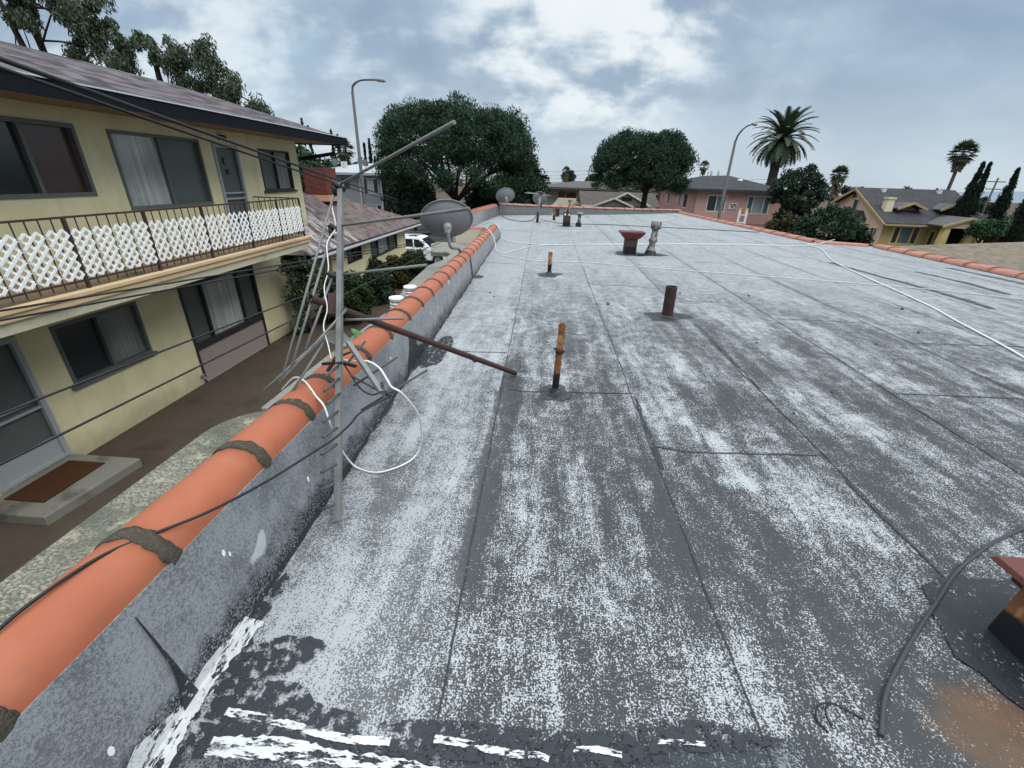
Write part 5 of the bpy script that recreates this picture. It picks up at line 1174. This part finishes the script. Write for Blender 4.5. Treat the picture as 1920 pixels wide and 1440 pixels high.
# neighbouring low roofs at the right
t = thing('low_building', 'low neighbouring building whose tan shingle roof starts just past the right-hand tiles', 'building', (15, 12, -5))
mb = MB(); A1, A2, A3, A4 = (9.5, 13.75, -.03), (26, 21.0, -.05), (27, 6.0, -1.3), (9.5, 2.0, -1.35)
mb.face([A4, A3, A2, A1]); mb.face([A1, A2, (26, 30, -1.6), (9.5, 25, -1.6)]); mb.build('roof', 'tan shingles', t)
mb = MB(); mb.prism([(9.7, 2.2), (26, 6.2), (25.5, 29), (9.7, 24.5)], -6, -1.62); mb.build('wall', 'pale stucco', t)
t = thing('house', 'red-brown house with a dark shallow roof at the right edge beyond the craftsman house', 'house', (62, 62, -5.5))
block(t, 52.5, 62, 66, 70, -6, -2.9, [(2, 4, .8, 2.4), (6, 8, .8, 2.4)], mat='brick wall')
for h in ((2, 4, .8, 2.4), (6, 8, .8, 2.4)): window(t, **FW(52.5, 62, -6), u0=h[0], u1=h[1], v0=h[2], v1=h[3], panes=[(1, 'dark glass')], frame='white frame', fw=.1)
mb = MB(); hip(mb, 52.5, 62, 66, 70, -2.7, -1.2, .7); mb.build('roof', 'dark grey shingles', t)
# ladder leaning at the right edge
t = thing('stepladder', 'white and yellow stepladder top poking over the right tile edge before the pink building', 'ladder', (8.35, 20.2, -1.8))
lx, ly = 8.25, 20.3
for s in (0, 1):
    mb = MB(); mb.bar((lx+s*.33, ly, -2.2), (lx+.02+s*.29, ly, .50), .075, .04); mb.build('rail', 'ladder white' , t)
    mb = MB(); mb.bar((lx+.02+s*.29, ly, .50), (lx+.02+s*.29, ly+.0, .58), .09, .05); mb.build('end_cap', 'ladder yellow', t)
mb = MB()
for z in (.32, .02, -.28, -.58, -.9, -1.2, -1.5): mb.bar((lx+.02, ly, z), (lx+.32, ly, z), .06, .03)
mb.build('rung', 'ladder white', t)
mb = MB(); mb.bar((lx+.34, ly+.02, .4), (lx+.42, ly+.5, -2.2), .04); mb.build('back_leg', 'black plastic', t)
# ------------------------------------------------------------------ foliage builders
def leaves(cent, rad, per, size, aspect=.35, up=0., outward=.4, squash=1., rs=rng, droop=0.):
    """cent (n,3) clump centres, rad (n,) radii -> vertex array and quads of leaf cards"""
    cent = np.asarray(cent, float); n = len(cent); rad = np.broadcast_to(rad, (n,))
    N = n*per; c = np.repeat(cent, per, 0); r = np.repeat(rad, per)
    d = rs.normal(size=(N, 3)); d /= np.linalg.norm(d, axis=1)[:, None]
    q = d*(rs.random(N)**(1/2.2))[:, None]*r[:, None]; q[:, 2] *= squash
    p = c + q
    a = d*outward + rs.normal(size=(N, 3))*.55; a[:, 2] += up - droop
    a /= np.linalg.norm(a, axis=1)[:, None]
    b_ = np.cross(a, rs.normal(size=(N, 3))); b_ /= np.linalg.norm(b_, axis=1)[:, None]
    s = size*(rs.random(N)*.7 + .65)
    a = a*s[:, None]*.5; b_ = b_*(s*aspect)[:, None]*.5
    v = np.stack([p-a, p+b_-a*.1, p+a, p-b_-a*.1], 1).reshape(-1, 3)
    return v
def cards(name, v, mat, parent):
    root = parent; o0 = np.array(ORG[root.name][0]) if parent is not None else np.zeros(3)
    v = v - o0; n = len(v)//4; me = bpy.data.meshes.new(name)
    me.vertices.add(len(v)); me.vertices.foreach_set('co', v.astype(np.float32).ravel())
    me.loops.add(n*4); me.loops.foreach_set('vertex_index', np.arange(n*4, dtype=np.int32))
    me.polygons.add(n); me.polygons.foreach_set('loop_start', np.arange(0, n*4, 4, dtype=np.int32)); 
    me.update(calc_edges=True); me.validate()
    me.materials.append(MATS[mat]); o = bpy.data.objects.new(name, me); COL.objects.link(o); o.parent = parent
    return o
def limb(mb, p, q, r0, r1, bend=.15, n=5):
    p, q = Vector(p), Vector(q); L = (q-p).length; off = Vector((random.uniform(-1, 1), random.uniform(-1, 1), random.uniform(-.2, .6)))*L*bend
    pts = [p.lerp(q, k/n) + off*math.sin(math.pi*k/n) for k in range(n+1)]
    mb.tube(pts, [r0+(r1-r0)*k/n for k in range(n+1)], 7); return pts
def shell(n, c, r, lo=.72, zmin=-.2, rs=rng, flat=0):
    out = []
    while len(out) < n:
        d = rs.normal(size=3); d /= np.linalg.norm(d)
        if d[2] < zmin: continue
        if flat: d = np.array([d[0], d[1], math.copysign(abs(d[2])**flat, d[2])]); d[:2] *= 1/max(.35, math.hypot(d[0], d[1])**.35)
        out.append(np.array(c) + d*np.array(r)*rs.uniform(lo, 1.))
    return np.array(out)
def cull(cs, m): return cs
# stone pine, the large one
def stone_pine(label, base, fork, c, r, nclump, per, crad, sz, zmin=-.12, trunk=.55, sec=9, extra=None):
    t = thing('pine_tree', label, 'tree', base)
    cs = shell(nclump, c, r, .84, zmin, flat=.72)
    cs[:, 2] += rng.normal(size=len(cs))*.25
    if extra is not None: cs = np.concatenate([cs, extra])
    rad = crad*rng.uniform(.7, 1.3, len(cs))
    cards('crown', leaves(cs, rad, per, sz, .30, .55, .7, .62), 'pine needles', t)
    mb = MB(); limb(mb, base, fork, trunk, trunk*.72, .04, 6)
    for k in range(sec):
        a = 2*math.pi*(k+random.random()*.6)/sec; e = Vector(c) + Vector((math.cos(a)*r[0]*.62, math.sin(a)*r[1]*.62, r[2]*random.uniform(.05, .45)))
        mid = limb(mb, fork, e, trunk*.42, trunk*.16, .12, 6)
        for j in range(5):
            s = mid[random.randint(2, 6)]; i = min(range(len(cs)), key=lambda q: (Vector(cs[q])-e).length + random.uniform(0, r[0]*.9))
            limb(mb, s, cs[i], trunk*.13, trunk*.04, .12, 4)
    mb.build('trunk', 'bark', t); return t
ex1 = np.array([(-3.0 + rng.normal()*1.5, 51+rng.normal()*2, .6+rng.uniform(-1.4, 2.4)) for _ in range(40)])
stone_pine('huge broad dark umbrella pine left of centre behind the satellite dishes', (-9.2, 50, -4.5), (-9.4, 50, -1.0), (-9.3, 50, 2.3), (8.0, 7.0, 5.5), 420, 230, 1.05, .29, -.18, .45, 14, np.concatenate([ex1, shell(45, (-8.6, 50, 3.0), (5.5, 5, 3), .3, -.2)]))
stone_pine('smaller round-topped umbrella pine on a bare trunk right of centre', (9.9, 48, -4.6), (10.0, 48, .5), (9.3, 48, 2.2), (4.45, 4.2, 3.35), 270, 230, .78, .25, -.26, .36, 12, shell(40, (9.3, 48, 2.0), (3.6, 3.4, 1.2), .2, -.9))
# dark undergrowth beneath the big pine
def bushy(name, label, cat, base, c, r, n, per, crad, sz, mat, group=None, trunk=.06, lo=.45, zmin=-.9, aspect=.5, up=.1):
    t = thing(name, label, cat, base, group)
    cs = shell(n, c, r, lo, zmin); cards('crown' if cat == 'tree' else 'foliage', leaves(cs, crad*rng.uniform(.7, 1.3, n), per, sz, aspect, up, .4, .85), mat, t)
    mb = MB()
    for k in range(3 if cat != 'tree' else 1): limb(mb, (base[0]+(k-1)*trunk*(cat != 'tree'), base[1], base[2]-.05), (c[0]+random.uniform(-.3, .3)*r[0], c[1], c[2]), trunk, trunk*.5, .05)
    if cat == 'tree':
        for k in range(8): limb(mb, (c[0], c[1], c[2]-r[2]*.3), cs[k], trunk*.4, trunk*.12, .1)
    mb.build('trunk' if cat == 'tree' else 'stem', 'bark', t); return t
bushy('tree', 'dark low tree under the left side of the huge pine', 'tree', (-13.6, 48, -4.4), (-13.6, 48, -.6), (2.4, 2, 2.9), 60, 190, .9, .42, 'dark tree leaves', None, .2)
bushy('tree', 'dark leafy tree filling the right flank of the huge pine', 'tree', (-2.3, 52, -4.5), (-2.2, 52, .2), (2.5, 2, 2.9), 60, 190, .9, .42, 'dark tree leaves', None, .2)
bushy('tree', 'dark tree standing in the gap under the middle of the huge pine', 'tree', (-6.6, 56, -4.6), (-6.6, 56, -1.3), (3.2, 2, 2.4), 50, 170, .9, .45, 'dark tree leaves', None, .2)
bushy('shrub', 'low shrub mass at the pavement below the huge pine', 'shrub', (-6.5, 49.0, -4.4), (-6.5, 49.3, -3.4), (4.5, 1.2, 1.1), 50, 120, .6, .3, 'hedge leaves')
# eucalyptus behind the yellow building
def eucalyptus(label, base, forks, c_r, n, per, crad, sz, group='eucalyptus trees behind the yellow building'):
    t = thing('eucalyptus_tree', label, 'tree', base, group); mb = MB(); allc = []
    for c, r, k in c_r: allc.append(shell(k, c, r, .25, -1))
    cs = np.concatenate(allc); cards('crown', leaves(cs, crad*rng.uniform(.6, 1.35, len(cs)), per, sz, .28, 0, .2, 1.15, droop=.9), 'eucalyptus leaves', t)
    for f in forks: limb(mb, base, f, .26, .09, .05, 7)
    for k in range(14):
        e = Vector(cs[rng.integers(len(cs))]); f = Vector(min(forks, key=lambda q: (Vector(q)-e).length)); s = Vector(base).lerp(f, random.uniform(.6, .97)); limb(mb, s, e, .045, .012, .12)
    mb.build('trunk', 'bark', t)
eucalyptus('tall eucalyptus with a double bare trunk over the shingle roof, top left corner', (-22.3, 22, -2.8), [(-22.4, 22, 8.2), (-23.6, 22, 8.0)], [((-19.9, 22, 6.9), (1.5, 1.2, 1.9), 30), ((-21.0, 22, 8.4), (2.6, 1.2, .8), 18), ((-18.9, 22, 5.6), (.9, .8, .9), 16), ((-22.6, 22, 5.0), (1.4, .8, .5), 16), ((-22.9, 22, 7.2), (.9, .8, .8), 12), ((-20.6, 22, 5.1), (.8, .7, .5), 8)], 95, 210, .40, .22)
eucalyptus('lacy eucalyptus behind the middle of the shingle roof', (-17.1, 22, -2.8), [(-17.3, 22, 6.2), (-16.3, 22, 5.6)], [((-16.4, 22, 5.8), (.95, .7, .55), 18), ((-17.6, 22, 6.3), (.45, .5, .4), 6), ((-15.9, 22, 4.9), (.7, .6, .5), 8)], 42, 150, .30, .19)
eucalyptus('eucalyptus falling away toward the low end of the shingle roof', (-14.6, 22, -2.8), [(-15.0, 22, 6.0), (-14.2, 22, 4.9)], [((-14.9, 22, 5.6), (.65, .6, .85), 16), ((-14.3, 22, 4.6), (.9, .7, .6), 16), ((-13.2, 22, 3.9), (.45, .5, .35), 7), ((-12.7, 22, 3.7), (.3, .3, .3), 4)], 54, 150, .30, .19)
# hedges and shrubs in the courtyard
bushy('hedge', 'clipped rounded hedge nearest the low house, left of the trimmed row', 'hedge', (-7.2, 17.6, -3.1), (-6.75, 17.2, -2.5), (.55, .8, .85), 60, 130, .28, .12, 'hedge leaves', 'clipped hedges by the low house', .05, .75)
bushy('hedge', 'clipped brown-tinged hedge in the middle of the trimmed row', 'hedge', (-6.1, 18.2, -3.1), (-6.1, 18.4, -2.5), (.45, .8, .80), 55, 130, .27, .12, 'olive hedge leaves', 'clipped hedges by the low house', .05, .75)
bushy('hedge', 'tall square-topped dark hedge at the right end of the trimmed row', 'hedge', (-5.5, 18.8, -3.2), (-5.6, 19.0, -2.45), (.48, 1.0, .95), 70, 130, .28, .12, 'hedge leaves', 'clipped hedges by the low house', .05, .75)
bushy('shrub', 'round clipped green shrub beside the antenna', 'shrub', (-6.3, 13.2, -2.8), (-6.05, 13.0, -2.05), (.75, .7, .75), 60, 150, .26, .10, 'hedge leaves', None, .05, .75)
def camellia():
    t = thing('shrub', 'tall loose glossy-leaved shrub at the corner of the yellow building', 'shrub', (-6.75, 11.7, -2.8))
    cs = np.concatenate([shell(34, (-6.55, 11.8, -1.05), (.62, .5, .55), .3, -1), shell(12, (-6.85, 11.7, -1.9), (.32, .3, .45), .3, -1), shell(8, (-6.9, 11.6, -2.5), (.25, .25, .22), .3, -1)])
    cards('foliage', leaves(cs, .17*rng.uniform(.7, 1.3, len(cs)), 46, .105, .5, .15, .5, .9), 'glossy leaves', t)
    mb = MB()
    for k in range(4): limb(mb, (-6.75+.05*k, 11.7, -2.82), cs[k*3], .03, .01, .06)
    mb.build('stem', 'bark', t)
camellia()
bushy('shrub', 'dark shrub in shadow behind the antenna boom', 'shrub', (-5.7, 15.3, -2.8), (-5.9, 15.3, -2.3), (.6, .6, .6), 40, 120, .25, .11, 'dark tree leaves')
# right-hand trees
def loose_tree(label, base, c_r, mat, per, crad, sz, trunk=.25):
    t = thing('tree', label, 'tree', base); cs = np.concatenate([shell(k, c, r, .55, -1) for c, r, k in c_r])
    cards('crown', leaves(cs, crad*rng.uniform(.6, 1.35, len(cs)), per, sz, .5, .2, .5, .8), mat, t)
    mb = MB(); c = Vector(c_r[0][0]); limb(mb, base, c, trunk, trunk*.5, .04)
    for k in range(22): limb(mb, Vector(base).lerp(c, random.uniform(.45, 1)), cs[rng.integers(len(cs))], trunk*.3, trunk*.07, .12)
    mb.build('trunk', 'bark', t)
loose_tree('round loose dark tree against the right side of the pink building', (24.3, 48, -5), [((24.5, 48, 1.0), (2.6, 2.2, 2.3), 75), ((24.6, 47.5, -1.3), (1.3, 1.2, 1.5), 24), ((23.6, 48, -2.6), (1.0, 1.0, .9), 14)], 'dark tree leaves', 150, .55, .28)
loose_tree('dense green bush standing left of the craftsman house just past the roof edge', (15.6, 26, -5), [((15.6, 26, -.75), (1.75, 1.5, 1.3), 85), ((14.2, 26, -1.4), (.9, .9, .8), 26), ((16.9, 26, -1.3), (.7, .8, .6), 22)], 'bush leaves', 150, .38, .18, .15)
loose_tree('small bright green tree before the right end of the craftsman house', (45.0, 50, -5), [((45.1, 50, -2.0), (1.4, 1.2, .7), 36), ((46.0, 50, -1.5), (.7, .8, .45), 12)], 'bright leaves', 130, .5, .3, .22)
bushy('shrub', 'thin brownish shrub between the round tree and the green bush', 'shrub', (18.2, 36, -5), (18.2, 36, -1.9), (1.1, .9, 1.5), 24, 90, .5, .26, 'olive hedge leaves')
bushy('shrub', 'low dark shrub at the foot of the pink building', 'shrub', (15.4, 36, -5), (15.4, 36, -2.9), (1.6, .9, 1.2), 40, 110, .45, .22, 'hedge leaves')
# cypresses
def cypress(x, y, zb, zt_, r, label, group, n=130, per=120, sz=.28):
    t = thing('cypress_tree', label, 'tree', (x, y, zb), group); h = zt_-zb; f = rng.random(n)**.8
    rad = r*np.clip(np.minimum((1-f)*1.5, .55+f*2), 0.02, 1)
    a = rng.random(n)*6.283; k = rng.uniform(.35, .85, n)
    cs = np.stack([x+np.cos(a)*rad*k, y+np.sin(a)*rad*k, zb + .3 + f*(h-.5)], 1)
    cs = np.concatenate([cs, [[x, y, zt_-.35], [x, y, zt_-.8]]]); rr = np.concatenate([.16+rad*.42, [.14, .22]])
    cards('crown', leaves(cs, rr, per, sz, .22, 1.3, .25, 1.5), 'cypress leaves', t)
    mb = MB(); mb.tube([(x, y, zb), (x, y, zb+h*.85)], [.16, .04], 7); mb.build('trunk', 'bark', t); return t
cypress(46.3, 55, -5.4, 4.35, 1.1, 'broad dark cypress, left of the pair behind the craftsman roof', 'cypress trees at the right')
cypress(48.3, 56.5, -5.4, 4.4, .75, 'slim dark cypress, right of the pair behind the craftsman roof', 'cypress trees at the right')
cypress(50.5, 55.5, -5.4, 3.95, .92, 'dark cypress standing alone just right of the craftsman house', 'cypress trees at the right')
cypress(53.0, 55, -5.4, 2.75, 1.45, 'thick dark cypress at the right edge of the picture', 'cypress trees at the right')
for k, (x, zt_) in enumerate(((-45.4, 10.2), (-44.4, 9.2), (-40.1, 8.6), (-39.0, 7.9), (-37.8, 7.1), (-34.1, 6.5), (-33.1, 7.3), (-32.3, 4.4), (-31.7, 4.8))):
    cypress(x, 90, -6.5, zt_, .62, 'thin pointed cypress in the far row beyond the shingle roof end', 'far row of thin cypresses', 44, 50, .55)
# canary palm and fan palms
def frond(v, c, az, el, L, w, drp, n=9, segs=None):
    c = Vector(c); hd = Vector((math.cos(az), math.sin(az), 0)); pts = []; p = c.copy(); e = el
    for k in range(n+1):
        pts.append(p.copy()); d = hd*math.cos(e) + Vector((0, 0, math.sin(e))); p = p + d*(L/n); e -= drp/n
    side = Vector((-hd.y, hd.x, 0))
    for k in range(n):
        a, b_ = pts[k], pts[k+1]; d = (b_-a).normalized(); upv = side.cross(d)
        for j in range(4):
            q = a.lerp(b_, j/4); f = (k+j/4)/n; ww = w*math.sin(math.pi*min(.98, .12+f*.85))**.7
            for s in (-1, 1):
                tip = q + side*s*ww*.75 + d*ww*.75 - upv*ww*.28 + Vector((0, 0, -.08*ww)); ht = d*(L/n*.17)
                v += [tuple(q-ht), tuple(q+ht), tuple(tip+ht*.25), tuple(tip-ht*.25)]
def date_palm():
    x, y = 27.3, 60.; zc = 6.3
    t = thing('palm_tree', 'big feathery date palm rising behind the pink building', 'tree', (x, y, -5.5)); v = []
    for k in range(88):
        az = k*2.399963; f = k/88; el = math.radians(82 - 125*f**1.05) + random.uniform(-.1, .1)
        frond(v, (x+math.cos(az)*.2, y+math.sin(az)*.2, zc+.4-f*.7), az, el, random.uniform(3.3, 3.9)*(1 if f < .8 else .85), .55, 1.05 + .35*f)
    cards('crown', np.array(v), 'palm fronds', t)
    mb = MB(); mb.tube([(x+.1, y, -5.6), (x, y, 0), (x, y, 4.2), (x, y, 5.4), (x, y, 6.3)], [.62, .52, .50, .72, .45], 14); mb.build('trunk', 'palm trunk', t)
date_palm()
def fan_palm(label, x, y, zb, zc, r, skirt, trunk=.28, n=46, group='fan palms', dry=True, lean=0.):
    t = thing('palm_tree', label, 'tree', (x, y, zb), group); v, w = [], []
    for k in range(n):
        az = k*2.399963; el = math.radians(80-130*(k/n)) + random.uniform(-.12, .12); hd = Vector((math.cos(az)*math.cos(el), math.sin(az)*math.cos(el), math.sin(el)))
        c = Vector((x+lean, y, zc)) + hd*r*.5; side = hd.cross(Vector((0, 0, 1))); side = side.normalized() if side.length > .05 else Vector((1, 0, 0)); nr = side.cross(hd)
        v += [tuple(Vector((x+lean, y, zc))+side*.02), tuple(Vector((x+lean, y, zc))-side*.02), tuple(c-side*.03), tuple(c+side*.03)]
        for j in range(9):
            a = math.radians(-80+160*j/8); d = (hd*math.cos(a)+side*math.sin(a)); tip = c + d*r*.55 + Vector((0, 0, -.12*r*abs(math.sin(a)))); s2 = (nr.cross(d))*r*.055
            v += [tuple(c), tuple(c+d*r*.25+s2), tuple(tip), tuple(c+d*r*.25-s2)]
    cards('crown', np.array(v), 'palm fronds', t)
    if dry:
        for k in range(90):
            az = random.uniform(0, 6.283); z_ = zc-.15-random.random()*skirt; rr = trunk+.5*r*.55*(1-(zc-z_)/(skirt+.4))+.1; p = Vector((x+lean+math.cos(az)*trunk, y+math.sin(az)*trunk, z_)); tip = p + Vector((math.cos(az)*rr, math.sin(az)*rr, -.55*r)); s2 = Vector((-math.sin(az), math.cos(az), 0))*r*.16
            w += [tuple(p), tuple(p.lerp(tip, .6)+s2), tuple(tip), tuple(p.lerp(tip, .6)-s2)]
        cards('dry_skirt', np.array(w), 'dry fronds', t)
    mb = MB(); mb.tube([(x, y, zb), (x+lean, y, zc)], [trunk*1.3, trunk*.85], 8); mb.build('trunk', 'palm trunk', t)
fan_palm('tall slim fan palm above the right end of the craftsman roof', 63.8, 80, -7, 6.7, 2.05, 1.5, .24)
fan_palm('shaggy fan palm with a thick skirt of dead fronds left of the craftsman house', 46.6, 80, -7, 3.3, 1.5, 3.0, .36)
fan_palm('tiny fan palm silhouette above the pink building roof', 31.7, 100, -7, 4.5, 1.25, .8, .12, 26)
fan_palm('tiny fan palm with a stubby top above the beige block', 5.0, 120, -7, 3.2, 1.3, 1.6, .3, 26)
fan_palm('left one of two tiny palms right of the utility pole', 12.85, 120, -7, 2.8, .75, .5, .1, 20)
fan_palm('right one of two tiny palms right of the utility pole', 13.55, 120, -7, 2.5, .75, .5, .1, 20)
fan_palm('feathery palm among the dark trees left of the street lamp', -36.5, 86, -6, 5.0, 2.3, .6, .2, 30)
# far tree masses at the left, behind the grey building
for k, (x, y, zc, rx, rz_) in enumerate(((-52, 82, 3.4, 5.5, 5.2), (-44.5, 84, 2.6, 4.2, 4.4), (-40, 80, 1.6, 3.8, 3.0), (-36, 82, 1.4, 3.6, 2.7), (-31, 84, 1.2, 3.4, 2.6))):
    bushy('tree', ('dense round green tree, leftmost of the far trees', 'dense green tree behind the chimney', 'green tree in the middle of the far trees', 'dark green tree under the far palm', 'dark tree just left of the huge pine')[k], 'tree', (x, y, -6), (x, y, zc-1), (rx, 3, rz_), 50, 120, 1.3, .7, 'far foliage', 'far trees behind the grey building', .25)
for k, (x, y, zc, r) in enumerate(((5.9, 122, 2.0, 1.2), (11.5, 124, 1.2, 1.0), (26, 96, -1, 2.6), (30, 100, -1, 2.6), (36, 88, -.8, 2.8), (42, 92, -.6, 2.4), (52, 84, -.3, 2.5), (58, 84, -1.0, 3), (72, 100, -1, 4), (82, 105, -1, 4), (78, 90, -1.5, 3), (17, 98, -1.5, 2.2), (15.8, 84, -1.5, 1.8), (-.5, 85, -.5, 2.0))):
    bushy('tree', 'low far-off green tree seen between the houses on the skyline', 'tree', (x, y, -7), (x, y, zc), (r, r*.6, r*.8), 22, 90, .9, .6, 'far foliage', 'far-off trees between the houses', .2)
# utility pole far ahead, lines, pole at right
t = thing('utility_pole', 'thin wooden utility pole above the beige block', 'utility pole', (10.6, 120, -7)); mb = MB(); mb.tube([(10.6, 120, -7), (10.6, 120, 4.0)], [.16, .12], 7); mb.build('pole', 'pole wood', t); mb = MB(); mb.bar((9.9, 120, 3.3), (11.3, 120, 3.3), .12); mb.bar((10.1, 120, 2.6), (11.1, 120, 2.6), .1); mb.build('crossarm', 'pole wood', t)
t = thing('utility_pole', 'utility pole with two crossarms behind the cypresses at the right edge', 'utility pole', (74, 84, -7)); mb = MB(); mb.tube([(74, 84, -7), (74, 84, 3.6)], [.16, .12], 7); mb.build('pole', 'pole wood', t); mb = MB(); mb.bar((72.6, 84, 3.0), (75.4, 84, 3.0), .14); mb.bar((72.8, 84, 1.9), (75.2, 84, 1.9), .14); mb.build('crossarm', 'pole wood', t)
for k, z in enumerate((3.5, 2.6, 1.9)):
    mb = MB(); mb.tube(sag((-25, 118, z+.9), (10.6, 120, z), 1.0), .035, 4); mb.tube(sag((10.6, 120, z), (60, 122, z-.3), 1.2), .035, 4)
    centred('power_line', mb, 'grey hose', ('topmost', 'middle', 'lowest')[k] + ' of the thin power lines strung from the far utility pole', 'power line')
# pale far buildings on the skyline
for k, (x, y, w, h, lab) in enumerate(((6.5, 135, 3.6, 9.4, 'small far pale blue building edge above the beige block roof'), (14.5, 135, 5.5, 8.8, 'far white building low on the skyline above the beige block'), (92, 105, 9, 5.2, 'far pale building beyond the cypresses'))):
    t = thing('distant_building', lab, 'building', (x, y, -7)); block(t, x-w/2, y, x+w/2, y+6, -7.5, -7.5+h, [(w*.2, w*.4, h-2.2, h-1), (w*.6, w*.8, h-2.2, h-1)], mat='silver roll roof')
    for a in (.2, .6): window(t, **FW(x-w/2, y, -7.5), u0=w*a, u1=w*(a+.2), v0=h-2.2, v1=h-1, panes=[(1, 'dark glass')], frame='white frame', fw=.08)
    mb = MB(); mb.box(x-w/2-.2, y-.2, -7.5+h, x+w/2+.2, y+6.2, -7.2+h); mb.build('roof', 'mid grey shingles', t)
# ------------------------------------------------------------------ world, sun, camera
W = bpy.data.worlds.new('World'); SC.world = W; W.use_nodes = True; nt = W.node_tree; g = G_(nt)
bg = nt.nodes['Background']; bg.inputs['Strength'].default_value = .13
EL, AZ = R_(50), R_(122)
sky = nt.nodes.new('ShaderNodeTexSky'); sky.sky_type = 'NISHITA'; sky.sun_disc = False; sky.sun_elevation = EL; sky.sun_rotation = AZ
d = V_(g, nt.nodes.new('ShaderNodeTexCoord').outputs['Generated']); x, y, z = g.sep(d)
zz = z.max(0) + .55
inv = zz._m('POWER', -1); u = x*inv; v = y*inv
P_ = g.comb(u, v*1.15, z*.6)
wp = g.noise(P_, 1.3, 2)
big = g.noise(g.comb(u + wp*.35, v*1.25 + 4.2 - wp*.3), 1.75, 7, .50); det = g.noise(g.comb(u*1.0 + wp*.35 + 7, v*1.3 + 2), 4.4, 7, .55, .15)
base = g.mix((big*.62 + det*.38).step(.40, .60), (2.75, 3.65, 4.75), (4.5, 5.6, 6.7))        # slate to light grey-blue
bright = g.mix(det, (6.6, 7.5, 8.1), (9.6, 9.8, 9.7))
gx = (u - .10); gy = (v - 1.22)
hole = (gx*gx*3.2 + gy*gy*1.6).sstep(.0, .55)
hl = u.sstep(-.9, .05)
mask = ((det*.62 + big*.38) + hole*.10 + hl*.075).step(.53, .65)
cl = g.mix((mask*(.10 + hole*.95 + hl*.65))._m('MINIMUM', .95), base, bright)
cl = g.mix(u.step(.25, .9)*.6, cl, g.mix(big.step(.4, .62), (2.75, 3.85, 5.1), (4.0, 5.2, 6.4)))
cl = g.mix(z.sstep(.0, .22)*.55, cl, (6.6, 7.4, 8.0))
cl = g.mix((g.noise(P_, 1.7, 4, .55)).step(.57, .68)*.35*u.sstep(-.9, .1), cl, (4.2, 6.4, 7.9))
col = g.mix(.90, V_(g, sky.outputs[0]), cl)
col = g.mix(z.step(.40, .60)*.75, col, (6.6, 7.0, 7.3))
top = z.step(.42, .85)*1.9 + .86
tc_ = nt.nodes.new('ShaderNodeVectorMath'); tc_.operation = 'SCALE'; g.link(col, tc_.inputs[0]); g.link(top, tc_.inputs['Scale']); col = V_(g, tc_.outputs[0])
col = g.mix(z.step(-.03, .0), (1.6, 1.7, 1.75), col)
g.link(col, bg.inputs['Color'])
L = bpy.data.lights.new('sun', 'SUN'); L.energy = 1.5; L.angle = R_(40); L.color = (1, .96, .90)
so = bpy.data.objects.new('sun', L); COL.objects.link(so)
dirv = Vector((math.sin(AZ)*math.cos(EL), math.cos(AZ)*math.cos(EL), math.sin(EL))); so.rotation_euler = dirv.to_track_quat('Z', 'Y').to_euler()
cam = bpy.data.cameras.new('camera'); cam.sensor_width = 36; cam.sensor_fit = 'HORIZONTAL'; cam.lens = 15.231; cam.clip_start = .05; cam.clip_end = 3000
co = bpy.data.objects.new('camera', cam); COL.objects.link(co)
co.matrix_world = Matrix(((.99717426, -.05494731, .05122777, 0), (.06987948, .42815049, -.90100167, 0), (.02757443, .90203545, .43078034, 1.5), (0, 0, 0, 1)))
SC.camera = co
SC.view_settings.view_transform = 'Standard'; SC.view_settings.look = 'None'; SC.view_settings.exposure = 0; SC.view_settings.gamma = 1
SC.cycles.use_denoising = True; SC.cycles.denoising_input_passes = 'RGB_ALBEDO_NORMAL'; SC.cycles.denoising_prefilter = 'ACCURATE'
SC.cycles.max_bounces = 4; SC.cycles.diffuse_bounces = 2; SC.cycles.glossy_bounces = 2; SC.cycles.transmission_bounces = 1; SC.cycles.transparent_max_bounces = 6
SC.cycles.use_adaptive_sampling = True; SC.cycles.adaptive_threshold = .02; SC.cycles.caustics_reflective = False; SC.cycles.caustics_refractive = False
W.cycles.sampling_method = 'MANUAL'; W.cycles.sample_map_resolution = 512
